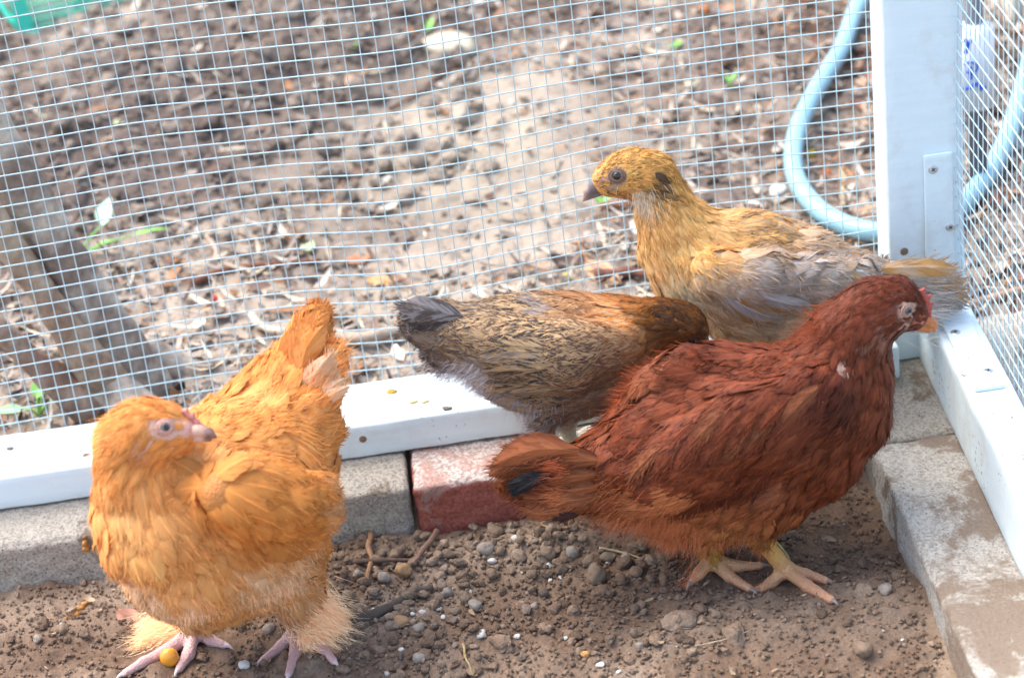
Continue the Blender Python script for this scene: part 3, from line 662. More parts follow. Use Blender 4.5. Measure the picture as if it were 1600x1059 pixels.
# ------------------------------------------------------------------ net basket, far left
nb = thing('net_basket', 'bright green plastic net basket in the far upper left corner', 'basket', on_ground(60, 30))
def strip(a_, b_, w0, w1):
    return None
c0 = on_ground(40, 48); A = Acc()
ax1 = np.array([.16, .05, 0.0]); ax1n = ax1/np.linalg.norm(ax1); up_ = np.array([-.06, .10, .12]); 
for i in range(22):
    a_ = c0+ax1*(i/21); V, F = tube(np.array([a_, a_+up_]), .0016, 5); A.add(V, F)
for j in range(16):
    a_ = c0+up_*(j/15); V, F = tube(np.array([a_, a_+ax1]), .0016, 5); A.add(V, F)
A.build('netting', MNET, nb)
V, F = tube(spline(np.array([c0+up_*1.0, c0, c0+ax1, c0+ax1+up_]), 40), .004, 8); mesh_np('rim', V, F, MNET, nb)
V, F = rounded_box(c0+[-.012, -.002, -.01], c0+[.010, .006, .11], .002, .01); mesh_np('corner_strap', V, F, MNET, nb)

# ------------------------------------------------------------------ tube with blue markings, right
Pb = on_z(1530, 290, 0); tb = thing('tube_gauge', 'clear plastic tube with blue markings on a grey stake behind the mesh', 'tube', (Pb[0], Pb[1], -.01))
top = on_y(1519, -40, Pb[1]); V, F = tube(np.array([[Pb[0], Pb[1], -.01], top]), .009, 14); mesh_np('stake', V, F, mat_flat('grey_stake', (.10, .11, .13), .5), tb)
m, t, b = nodes('clear_plastic'); b.inputs['Base Color'].default_value = (.80, .86, .92, 1); b.inputs['Roughness'].default_value = .25
b.inputs['Transmission Weight'].default_value = .35; b.inputs['IOR'].default_value = 1.3
a0 = on_y(1526, 162, Pb[1]-.012); a1 = on_y(1520, 42, Pb[1]-.012); V, F = tube(np.array([a0, a1]), .0185, 24); mesh_np('clear_tube', V, F, m, tb)
MBLUE = mat_flat('blue_ink', (.02, .10, .55), .5)
A = Acc()
def ink(pts, r_=.0011):
    Q = np.array([on_y(x, y, Pb[1]-.0315) for x, y in pts]); V, F = tube(spline(Q, 14), r_, 6); A.add(V, F)
ink([(1508, 62), (1512, 72), (1508, 84)], .002); ink([(1506, 102), (1516, 98), (1528, 103), (1522, 114), (1508, 113)]); ink([(1516, 104), (1517, 124)], .0018)
ink([(1506, 140), (1516, 137), (1526, 132), (1540, 138)], .0018); ink([(1528, 130), (1534, 141)], .0018); ink([(1512, 76), (1518, 62)], .0013)
A.build('blue_marking', MBLUE, tb)
# pale board, far upper right
c = on_ground(1600, 20); V, F = rounded_box((c[0]-.02, c[1]-.02, -.02), (c[0]+.5, c[1]+.03, .10), .003, .02, .0004)
tag(recentre(mesh_np('wooden_board', V, F, mat_flat('pale_wood', (.55, .48, .38), .7, 0, .2, 30, .3))), 'pale wooden board beyond the mesh in the upper right corner', 'board')

# ------------------------------------------------------------------ birds: implicit surface
SHRINK = 8      # the plumage lies this many photo pixels proud of the skin
class Field:
    def __init__(s): s.p = []; s.lump = None
    def lumps(s, P, D):
        m_ = np.full(P.shape[:-1], .05)
        for q, d in zip(s.p, D):
            if q['reg'] in ('leg', 'toe', 'head', 'a'): m_ = np.minimum(m_, d+(.002 if q['reg'] in ('leg', 'toe') else 0))
        return (fbm(P, .032, 2, s.lump)*.0030+fbm(P, .012, 2, s.lump+3)*.0008)*np.clip(m_/.015, 0, 1)
    def chain(s, reg, pts, lat=None, ls=1.0, k=.012, world=False, flow=None):
        """pts: (px, py, Y, r_px) or world (x,y,z,r); flow runs in listed order"""
        Q = []
        for q in pts:
            if world: Q.append((np.array(q[:3], float), q[3]))
            else: c_ = on_y(q[0], q[1], q[2]); Q.append((c_, (q[3]-SHRINK*min(1, max(0, (q[3]-24)/20)))/ppm(c_)))
        for (a_, ra), (b_, rb) in zip(Q[:-1], Q[1:]):
            f = (b_-a_) if flow is None else np.array(flow, float)
            s.p.append(dict(a=a_, b=b_, ra=ra, rb=rb, lat=lat, ls=ls, k=k, reg=reg, flow=f/(np.linalg.norm(f)+1e-9)))
        return Q
    def _d(s, q, P):
        a_, b_ = q['a'], q['b']
        if q['lat'] is not None and q['ls'] != 1:
            l = q['lat']; g = 1/q['ls']-1
            P = P+((P-a_) @ l)[..., None]*l*g; b_ = b_+((b_-a_) @ l)*l*g
        ab = b_-a_; pa = P-a_; tt = np.clip((pa @ ab)/(ab @ ab+1e-12), 0, 1); d = np.linalg.norm(pa-tt[..., None]*ab, axis=-1)
        return (d-(q['ra']+(q['rb']-q['ra'])*tt))
    def all(s, P): return np.stack([s._d(q, P) for q in s.p], 0)
    def val(s, P, D=None):
        if D is None: D = s.all(P)
        if s.lump is not None: D = D-s.lumps(P, D)[None]
        r = D[0]
        for q, d in zip(s.p[1:], D[1:]):
            k = q['k']; h = np.maximum(k-np.abs(r-d), 0)/k; r = np.minimum(r, d)-h*h*k*.25
        return r
    def grad(s, P, e=.0012):
        g = 0
        for o in ((1, -1, -1), (-1, -1, 1), (-1, 1, -1), (1, 1, 1)): o = np.array(o); g = g+o*s.val(P+o*e)[..., None]
        return g/(np.linalg.norm(g, axis=-1)[..., None]+1e-12)
    def hit(s, px, py):
        d = ray(px, py); d = d/np.linalg.norm(d); t_ = .9; P = CAM+d*t_
        for _ in range(140):
            v = float(s.val(P[None])[0])
            if v < .0002: return P
            t_ += max(v*.7, .0003); P = CAM+d*t_
            if t_ > 3: return None
        return P
    def weights(s, P):
        D = s.all(P); m_ = D.min(0); return np.exp(-np.clip(D-m_, 0, 1)/.010)
    def mesh(s, vox, disp=None):
        lo = np.min([np.minimum(q['a']-q['ra'], q['b']-q['rb']) for q in s.p], 0)-.006-vox; hi = np.max([np.maximum(q['a']+q['ra'], q['b']+q['rb']) for q in s.p], 0)+.006+vox
        n = np.ceil((hi-lo)/vox).astype(int)+1; D = np.full(n, .05)
        for q in s.p:
            m_ = q['k']+.004
            l = np.minimum(q['a']-q['ra'], q['b']-q['rb'])-m_; h_ = np.maximum(q['a']+q['ra'], q['b']+q['rb'])+m_
            i0 = np.clip(((l-lo)/vox).astype(int), 0, n-1); i1 = np.clip(((h_-lo)/vox).astype(int)+2, 1, n)
            g = np.stack(np.meshgrid(*[lo[a_]+np.arange(i0[a_], i1[a_])*vox for a_ in range(3)], indexing='ij'), -1)
            d = s._d(q, g); S = (slice(i0[0], i1[0]), slice(i0[1], i1[1]), slice(i0[2], i1[2])); r = D[S]; k = q['k']
            h = np.maximum(k-np.abs(r-d), 0)/k; D[S] = np.minimum(r, d)-h*h*k*.25
        return surface_nets(D, lo, vox)
def surface_nets(D, lo, vox):
    n = np.array(D.shape); ins = D < 0; c = np.zeros(n-1, int)
    for dx in (0, 1):
        for dy in (0, 1):
            for dz in (0, 1): c += ins[dx:n[0]-1+dx, dy:n[1]-1+dy, dz:n[2]-1+dz]
    act = (c > 0) & (c < 8); idx = -np.ones(act.shape, int); I = np.argwhere(act); idx[act] = np.arange(len(I))
    acc = np.zeros((len(I), 3)); cnt = np.zeros(len(I)); cor = [(a_, b_, c_) for a_ in (0, 1) for b_ in (0, 1) for c_ in (0, 1)]
    for p in cor:
        for ax in range(3):
            if p[ax]: continue
            q = list(p); q[ax] = 1; A_ = D[tuple((I+p).T)]; B_ = D[tuple((I+q).T)]; m_ = (A_ < 0) != (B_ < 0)
            tt = np.where(m_, A_/(A_-B_+1e-15), 0); pos = np.array(p, float)+np.zeros((len(I), 3)); pos[:, ax] += tt
            acc[m_] += pos[m_]; cnt[m_] += 1
    V = lo+(I+acc/cnt[:, None])*vox; F = []
    for ax in range(3):
        a_, b_ = (ax+1) % 3, (ax+2) % 3; sl = [slice(None)]*3; s2 = [slice(None)]*3; sl[ax] = slice(0, -1); s2[ax] = slice(1, None)
        A_, B_ = ins[tuple(sl)], ins[tuple(s2)]; E = np.argwhere(A_ != B_); E = E[(E[:, a_] > 0) & (E[:, b_] > 0) & (E[:, a_] < n[a_]-1) & (E[:, b_] < n[b_]-1)]
        fl = A_[tuple(E.T)]; q = []
        for da, db in ((0, 0), (-1, 0), (-1, -1), (0, -1)):
            e = E.copy(); e[:, a_] += da; e[:, b_] += db; q.append(idx[tuple(e.T)])
        q = np.stack(q, -1); q[~fl] = q[~fl][:, ::-1]; F.append(q)
    return V, np.concatenate(F)

def sample_surface(V, F, n, rs):
    a_ = np.cross(V[F[:, 2]]-V[F[:, 0]], V[F[:, 3]]-V[F[:, 1]]); ar = np.linalg.norm(a_, axis=1); k = rs.choice(len(F), n, p=ar/ar.sum())
    u, v = rs.random((2, n, 1)); Q = V[F[k]]; return Q[:, 0]*(1-u)*(1-v)+Q[:, 1]*u*(1-v)+Q[:, 2]*u*v+Q[:, 3]*(1-u)*v
def thin(P, rad, rs):
    cell = {}; keep = []; cs = .006; K = np.floor(P/cs).astype(int)
    for i in range(len(P)):
        r = rad[i]; m_ = int(math.ceil(r/cs)); kx, ky, kz = K[i]; ok = True
        for dx in range(-m_, m_+1):
            for dy in range(-m_, m_+1):
                for dz in range(-m_, m_+1):
                    for j in cell.get((kx+dx, ky+dy, kz+dz), ()):
                        d = P[i]-P[j]
                        if d[0]*d[0]+d[1]*d[1]+d[2]*d[2] < r*r: ok = False; break
                    if not ok: break
                if not ok: break
            if not ok: break
        if ok: cell.setdefault((kx, ky, kz), []).append(i); keep.append(i)
    return np.array(keep)
PROF = lambda s, sh: (np.clip(s/.35, 0, 1)**.6*.75+.25*np.clip(s/.7, 0, 1))*np.clip((1-s)/sh, 0, 1)**.55
def lay_feathers(A, field, P, flow, L, W_, lift, ca, cb, rs, rows=6, sh=.4, barbs=8, droop=0.0, dome=.11, follow=.75):
    n = len(P); nr = field.grad(P); t_ = flow-(flow*nr).sum(1)[:, None]*nr; t_ /= np.linalg.norm(t_, axis=1)[:, None]+1e-9
    pos = P-nr*.0012; rowsP = [pos]; rowsN = [nr]; rowsT = [t_]
    for i in range(1, rows+1):
        s = i/rows; st = (L/rows)[:, None]; pos = pos+t_*st; d = field.val(pos); nr2 = field.grad(pos)
        tgt = -.0012+lift*L*s; corr = np.where(d > tgt, (d-tgt)*follow, (d-tgt)); pos = pos-nr2*corr[:, None]
        nr = nr*.35+nr2*.65; nr /= np.linalg.norm(nr, axis=1)[:, None]; t2 = pos-rowsP[-1]; t2[:, 2] -= droop*st[:, 0]; t2 /= np.linalg.norm(t2, axis=1)[:, None]+1e-9
        t_ = t_*.5+t2*.5; t_ -= (t_*nr).sum(1)[:, None]*nr*.6; t_ /= np.linalg.norm(t_, axis=1)[:, None]+1e-9
        rowsP.append(pos); rowsN.append(nr); rowsT.append(t_)
    R_ = np.stack(rowsP, 1); Nn = np.stack(rowsN, 1); T = np.stack(rowsT, 1); S = np.cross(T, Nn); S /= np.linalg.norm(S, axis=-1)[..., None]+1e-9
    s = np.linspace(0, 1, rows+1); pr = PROF(s, sh)[None]*(W_/2)[:, None]; pr = pr*1.12*(1+rs.normal(0, .05, pr.shape)); pr[:, -1] = W_*.06
    U = np.array([-1, -.45, 0, .45, 1.0]); roll = rs.normal(0, .11, n)[:, None, None]
    off = S[:, :, None]*(pr[:, :, None]*U)[..., None]+Nn[:, :, None]*((1-U*U)[None, None]*pr[:, :, None]*dome*2+U[None, None]*pr[:, :, None]*roll)[..., None]
    jit = T[:, :, None]*(rs.normal(0, .022, (n, rows+1, 5))*np.abs(U)*L[:, None, None])[..., None]
    V = (R_[:, :, None]+off+jit); nc = 5; per = (rows+1)*nc
    idx = (np.arange(rows)[:, None]*nc+np.arange(nc-1)[None]).ravel(); q = np.stack([idx, idx+1, idx+nc+1, idx+nc], -1)
    F = (q[None]+np.arange(n)[:, None, None]*per).reshape(-1, 4)
    uv = np.stack(np.meshgrid(s, (U+1)/2, indexing='ij')[::-1], -1).reshape(-1, 2); uv = np.tile(uv, (n, 1)); rn = rs.random(n)
    C = np.concatenate([np.repeat(ca, per, 0), np.ones((n*per, 1))], 1); C2 = np.concatenate([np.repeat(cb, per, 0), np.repeat(rn, per)[:, None]], 1)
    A.add(V.reshape(-1, 3), F, C, C2, uv)
    if barbs:
        rr = (1-rs.random((n, barbs))**1.4*.72)*.985*rows; i0 = np.clip(rr.astype(int), 0, rows-1); fr = (rr-i0)[..., None]; ii = np.arange(n)[:, None]
        uu = rs.uniform(-.8, .8, (n, barbs)); lerp = lambda X: X[ii, i0]*(1-fr)+X[ii, i0+1]*fr
        w0 = pr[ii, i0]*(1-fr[..., 0])+pr[ii, i0+1]*fr[..., 0]; Tb, Sb, Nb = lerp(T), lerp(S), lerp(Nn)
        b0 = lerp(R_)+Sb*(w0*uu)[..., None]+Nb*((1-uu*uu)*w0*dome*2+.00025)[..., None]
        bd = Tb+Sb*(uu*rs.uniform(.35, .9, (n, barbs)))[..., None]+Nb*rs.normal(.03, .07, (n, barbs, 1)); bd /= np.linalg.norm(bd, axis=-1)[..., None]
        ln = (L[:, None]*rs.uniform(.14, .34, (n, barbs)))[..., None]; w_ = rs.uniform(.00020, .00048, (n, barbs, 1))*np.clip(W_/.014, .5, 1.2)[:, None, None]; sv = np.cross(bd, Nb); sv /= np.linalg.norm(sv, axis=-1)[..., None]+1e-9
        p1 = b0+bd*ln*.6+Nb*.0003; p2 = b0+bd*ln+Nb*rs.normal(0, .0006, (n, barbs, 1))
        Vb = np.stack([b0-sv*w_, b0+sv*w_, p1-sv*w_*.8, p1+sv*w_*.8, p2], 2).reshape(-1, 3); m_ = n*barbs; o_ = np.arange(m_)[:, None]*5
        vv = (rr/rows).reshape(-1); u2 = np.stack([np.repeat((uu.reshape(-1)+1)/2, 5), np.repeat(vv, 5)+np.tile([0, 0, .06, .06, .1], m_)], -1)
        fv = np.repeat(rs.uniform(.93, 1.07, (m_, 1)), 5, 0); ca2 = np.clip(np.repeat(ca, barbs*5, 0)*fv, 0, .95); cb2 = np.clip(np.repeat(cb, barbs*5, 0)*fv, 0, .95)
        A.add(Vb, [np.array([[0, 1, 3, 2]])+o_, np.array([[2, 3, 4]])+o_], ca2, np.concatenate([cb2, np.repeat(rn, barbs*5)[:, None]], 1), u2)
def quill(A, root, tip, width, nrm, ca, cb, rs, curve=0.0, bendn=0.0, rows=14, sh=.3, asym=0.0):
    root = np.array(root, float); tip = np.array(tip, float); nrm = np.array(nrm, float); L = np.linalg.norm(tip-root); T = (tip-root)/L
    nrm = nrm-(nrm @ T)*T; nrm /= np.linalg.norm(nrm); S = np.cross(T, nrm); U = np.array([-1, -.6, -.12, 0, .12, .6, 1.0]); V = []; uv = []
    for i in range(rows+1):
        s = i/rows; c = root+T*L*s+S*curve*L*math.sin(math.pi*s)+nrm*bendn*L*math.sin(math.pi*s); w_ = width/2*float(PROF(np.array(s), sh))*(1+rs.normal(0, .03)); w_ = max(w_, width*.02)
        for u in U: V.append(c+S*w_*(u+asym*(1-abs(u))*0)*(1+asym*np.sign(u))+nrm*((1-u*u)*w_*.22+(.0006 if u == 0 else 0))+T*abs(u)*w_*-.5*s*.6); uv.append(((u+1)/2, s))
    nc = len(U); F = [(i*nc+j, i*nc+j+1, (i+1)*nc+j+1, (i+1)*nc+j) for i in range(rows) for j in range(nc-1)]
    rn = rs.random(); A.add(np.array(V), np.array(F), ca, np.concatenate([cb, [rn]]), np.array(uv))
    nb = int(40+width*2500); ss = rs.uniform(.25, .98, nb); uu = rs.uniform(-.95, .95, nb); w_ = width/2*PROF(ss, sh)
    b0 = root+T*(L*ss)[:, None]+S*(curve*L*np.sin(np.pi*ss)+w_*uu)[:, None]+nrm*(bendn*L*np.sin(np.pi*ss)+(1-uu*uu)*w_*.22+.0004)[:, None]
    bd = T+S*(uu*rs.uniform(.3, .8, nb))[:, None]+nrm*rs.normal(.02, .06, (nb, 1)); ln = (L*rs.uniform(.05, .14, nb))[:, None]; wb = rs.uniform(.0002, .0004, (nb, 1)); sv = np.cross(bd, nrm); sv /= np.linalg.norm(sv, axis=1)[:, None]
    Vb = np.stack([b0-sv*wb, b0+sv*wb, b0+bd*ln*.6+sv*wb*.8, b0+bd*ln*.6-sv*wb*.8, b0+bd*ln], 1).reshape(-1, 3); o_ = np.arange(nb)[:, None]*5; fv = np.repeat(rs.uniform(.92, 1.08, (nb, 1)), 5, 0)
    A.add(Vb, [np.array([[0, 1, 2, 3]])+o_, np.array([[3, 2, 4]])+o_], np.array(ca)*fv, np.concatenate([np.array(cb)*fv, np.full((nb*5, 1), rn)], 1), np.stack([np.repeat((uu+1)/2, 5), np.repeat(ss, 5)], -1))
def down(A, P, D, L, ca, rs, w_=.0003, curl=.2, seg=4):
    n = len(P); d = D/(np.linalg.norm(D, axis=1)[:, None]+1e-9); side = np.cross(d, rs.normal(size=(n, 3))); side /= np.linalg.norm(side, axis=1)[:, None]+1e-9
    k = rs.normal(0, curl, (n, 3)); pos = P; V = []
    for i in range(seg+1):
        s = i/seg; ww = w_*(1-s*.85); V += [pos-side*ww, pos+side*ww]; d = d+k/seg; d = d/np.linalg.norm(d, axis=1)[:, None]; pos = pos+d*(L/seg)[:, None]
    V = np.stack(V, 1); o_ = np.arange(n)[:, None]*(2*seg+2); F = np.concatenate([np.array([[2*i, 2*i+1, 2*i+3, 2*i+2]])+o_ for i in range(seg)])
    per = 2*seg+2; ca = np.repeat(ca, per, 0); A.add(V.reshape(-1, 3), F, ca, np.concatenate([ca, np.full((len(ca), 1), .5)], 1), np.tile([[.5, .5]], (len(ca), 1)))

# ------------------------------------------------------------------ birds
def project(P):
    d = P-CAM; z = d @ FX; return np.stack([800+FPX*(d @ RX)/z, 529.5-FPX*(d @ UX)/z], -1)
class Bird:
    def __init__(s, name, label, base, seed):
        s.t = thing(name, label, 'hen', base); s.f = Field(); s.rs = np.random.default_rng(seed); s.reg = {}; s.paint = []; s.noF = []; s.toes = []; s.seed = seed
    def region(s, name, L, W_, sp, lift, ca, cb, var=.12, skin=None, sh=.42, droop=0, feather=True, fuzz=0):
        s.reg[name] = dict(L=L, W=W_, sp=sp, lift=lift, ca=np.array(ca), cb=np.array(cb), var=var, skin=np.array(skin if skin is not None else np.array(ca)*.8), feather=feather, sh=sh, droop=droop)
    def foot(s, top, ankle, toes, rs_=.0062, rt=.0042, reg='leg', claw=lin(150, 130, 118)):
        """top: world point; ankle: photo pixel of the ball of the foot; toes: pixel lists"""
        A_ = on_ground(*ankle)+[0, 0, rt*1.9]
        s.f.chain(reg, [(*top, rs_*1.15), (*((top*.55+A_*.45)), rs_*.9), (*A_, rs_*1.0)], k=.004, world=True)
        for tl in toes:
            P = [A_]+[on_ground(x, y)+[0, 0, rt*.6] for x, y in tl]; n = len(P); r = np.linspace(rt*1.25, rt*.72, n)
            if n == 2: P = [P[0], (P[0]+P[1])/2+[0, 0, rt*.4], P[1]]; r = np.linspace(rt*1.3, rt*.72, 3)
            s.f.chain('toe' if 'toe' in s.reg else reg, [(*p, q) for p, q in zip(P, r)], k=.003, world=True)
            d = P[-1]-P[-2]; d /= np.linalg.norm(d); s.toes.append((P[-1], d, rt*.62, claw))
    def build_body(s, vox, facecol=None):
        s.f.lump = s.seed; V, F = s.f.mesh(vox); s.V, s.F = V, F
        Wt = s.f.weights(V); regs = [q['reg'] for q in s.f.p]; C = np.zeros((len(V), 3))
        for i, r in enumerate(regs): C += Wt[i][:, None]*s.reg[r]['skin']
        C /= Wt.sum(0)[:, None]
        Vn = V
        for (P, rad, c) in s.noF:
            d = np.linalg.norm(Vn-P, axis=1); k = np.clip((rad*1.15-d)/(rad*.3), 0, 1)[:, None]; C = C*(1-k)+np.array(c)*k
        legm = np.array([r in ('leg', 'toe') for r in regs]); D = s.f.all(V); dleg = D[legm].min(0) if legm.any() else np.full(len(V), 1.0)
        dis = s.f.lumps(V, D)+fbm(V, .0022, 2, 9)*.00025
        V = V+s.f.grad(V)*dis[:, None]
        s.body = mesh_np('body', V, F, MSKIN, s.t, {'col': C})
        for P, d, r, c in s.toes:
            Q = np.array([P+d*r*.2, P+d*r*1.6+[0, 0, .0006], P+d*r*3.1-[0, 0, r*.5]]); Q = spline(Q, 7); V2, F2 = tube(Q, np.linspace(r*.9, r*.12, 7), 8)
            mesh_np('claw', V2, F2, MHORN, s.t, {'col': np.tile(c, (len(V2), 1))})
    def plumage(s, mat, ncand=60000, name='plumage', barbs=20, dens=1.0, rows=6):
        rs = s.rs; P = sample_surface(s.V, s.F, ncand, rs); Wt = s.f.weights(P); regs = [q['reg'] for q in s.f.p]; den = Wt.sum(0)
        def par(k): return sum(Wt[i]*s.reg[r][k] for i, r in enumerate(regs))/den
        def parc(k): return sum(Wt[i][:, None]*s.reg[r][k] for i, r in enumerate(regs))/den[:, None]
        main = Wt.argmax(0); ok = np.array([s.reg[regs[i]]['feather'] for i in main])
        for (Q, rad, c) in s.noF: ok &= np.linalg.norm(P-Q, axis=1) > rad*rs.uniform(.72, 1.1, len(P))
        sp = par('sp')/dens; P, Wt, den, sp = P[ok], Wt[:, ok], den[ok], sp[ok]; k = thin(P, sp, rs); P, Wt, den = P[k], Wt[:, k], den[k]
        L, W_, lift, droop = par('L'), par('W'), par('lift'), par('droop'); ca, cb, var = parc('ca'), parc('cb'), par('var')
        fl = sum(Wt[i][:, None]*s.f.p[i]['flow'] for i in range(len(regs))); fl /= np.linalg.norm(fl, axis=1)[:, None]+1e-9
        nr = s.f.grad(P); sd = np.cross(fl, nr); ang = noise(P, .035, s.seed+5)*.35+rs.normal(0, .16, len(P)); fl = fl*np.cos(ang)[:, None]+sd*np.sin(ang)[:, None]
        for (Q, rad, a_, b_, stg) in s.paint:
            wd = np.clip(1.3-np.linalg.norm(P-Q, axis=1)/rad, 0, 1)*stg; wd = np.clip(wd*1.6, 0, 1)*(.6+.4*rs.random(len(P))); wd = wd[:, None]
            ca = ca*(1-wd)+np.array(a_)*wd; cb = cb*(1-wd)+np.array(b_)*wd
        lo = 1+var*(noise(P, .030, s.seed+11)*.9+rs.normal(0, .38, len(P))); lo = np.clip(lo, .5, 1.6)[:, None]
        L = L*rs.uniform(.8, 1.15, len(P)); W_ = W_*rs.uniform(.85, 1.15, len(P))
        A = Acc(); lay_feathers(A, s.f, P, fl, L, W_, lift[:, None][:, 0]*rs.uniform(.6, 1.5, len(P)), np.clip(ca*lo, 0, .95), np.clip(cb*lo, 0, .95), rs, rows=rows, barbs=barbs, sh=.62, droop=float(droop.mean()))
        s.n = len(P); o = A.build(name, mat, s.t); return o
    def eye(s, px, py, r, iris, ring, lat, hc, pale=None, sink=.35, rr=1.5):
        H = s.f.hit(px, py); n = s.f.grad(H[None])[0]; E0 = H-n*r*sink
        for side in (0, 1):
            C_, m_ = E0.copy(), n.copy()
            if side: l = np.array(lat); C_ = C_-2*((C_-hc) @ l)*l; m_ = m_-2*(m_ @ l)*l
            V, F = ICO[3]; cs = V @ m_; c = np.where(cs[:, None] > .86, [.005, .005, .006], np.where(cs[:, None] > .60, iris, ring))
            e = mesh_np('eye', V*r+C_, F, MEYE, s.t, {'col': c})
            a_ = np.cross(m_, [0, .3, 1]); a_ /= np.linalg.norm(a_); b_ = np.cross(m_, a_); th = np.linspace(0, 2*math.pi, 33)
            for k_, (q, tk) in enumerate(((.92, .30), (1.28, .26))):
                P = np.array([C_+m_*r*(.48-.10*k_)+(a_*math.cos(x)*1.08+b_*math.sin(x)*.9)*r*q for x in th]); V2, F2 = tube(P, r*tk*rr/1.5, 8, False)
                ORG[e.name] = ORG[s.t.name]; mesh_np('eyelid', V2, F2, MSKIN, e, {'col': np.tile(np.array(ring)*(1 if k_ == 0 else .92), (len(V2), 1))})
    def blob(s, name, chains, colr, mat, vox=.0006, colfn=None, k=.002):
        f = Field()
        for c in chains: f.chain('a', c, k=k)
        V, F = f.mesh(vox); C = np.tile(np.array(colr, float), (len(V), 1))
        if colfn: C = colfn(V, C)
        return mesh_np(name, V, F, mat, s.t, {'col': C})
    def at(s, px, py, Y, out=.002):
        H = s.f.hit(px, py)
        if H is None: return on_y(px, py, Y if Y is not None else s.f.p[0]['a'][1]), np.array([0, -.9, .4])
        n = s.f.grad(H[None])[0]; return H+n*out, n
    def quills(s, name, specs, mat, nrm=None):
        """specs: root px, tip px, Y at tip if off the body, width m, ca, cb, curve"""
        A = Acc()
        for (r0, t0, Yr, Yt, w_, ca, cb, cv, lift) in specs:
            R0, n0 = s.at(r0[0], r0[1], Yr, .001) if Yr is None else (on_y(r0[0], r0[1], Yr), None)
            T0, n1 = s.at(t0[0], t0[1], Yt, lift) if Yt is None else (on_y(t0[0], t0[1], Yt), None)
            nn = nrm if nrm is not None else ((n0 if n0 is not None else 0)+(n1 if n1 is not None else 0)+np.array([0, -.3, .15]))
            quill(A, R0, T0, w_, nn, ca, cb, s.rs, cv, .05, asym=.15)
        return A.build(name, mat, s.t)
    def fluff(s, name, spots, mat, w_=.00018):
        """spots: px,py,Y (or None = on surface), spread m, count, length, direction, colour"""
        A = Acc(); rs = s.rs
        for (px, py, Y, spr, n, L, D, c) in spots:
            n = int(n*1.6)
            P0 = s.at(px, py, -.2, 0)[0] if Y is None else on_y(px, py, Y)
            P = P0+rs.normal(0, spr, (n, 3)); v = s.f.val(P); g = s.f.grad(P); P = P-g*np.clip(v, -.01, 1)[:, None]*(1 if Y is None else 0)
            Dn = np.array(D, float)/np.linalg.norm(D)+rs.normal(0, .24, (n, 3))+(g*.22 if Y is None else 0)
            down(A, P, Dn, L*rs.uniform(.5, 1.2, n), np.array(c)*rs.uniform(.9, 1.1, (n, 1)), rs, w_)
        return A.build(name, mat, s.t)
MEYE = mat_col('eye', .06, 50, 0, .05, spec=.7)
FRED = mat_feather('rufous_feather', 'streak', 4, .75, 0, .32, .42, .55, .18)
FBUF = mat_feather('buff_feather', 'streak', 3, .6, 0, .18, .14)
FGLD = mat_feather('golden_grey_feather', 'bar', 3.2, .8, 0, .28, .2)
FBRN = mat_feather('barred_feather', 'bar', 7.5, .95, 0, .30)

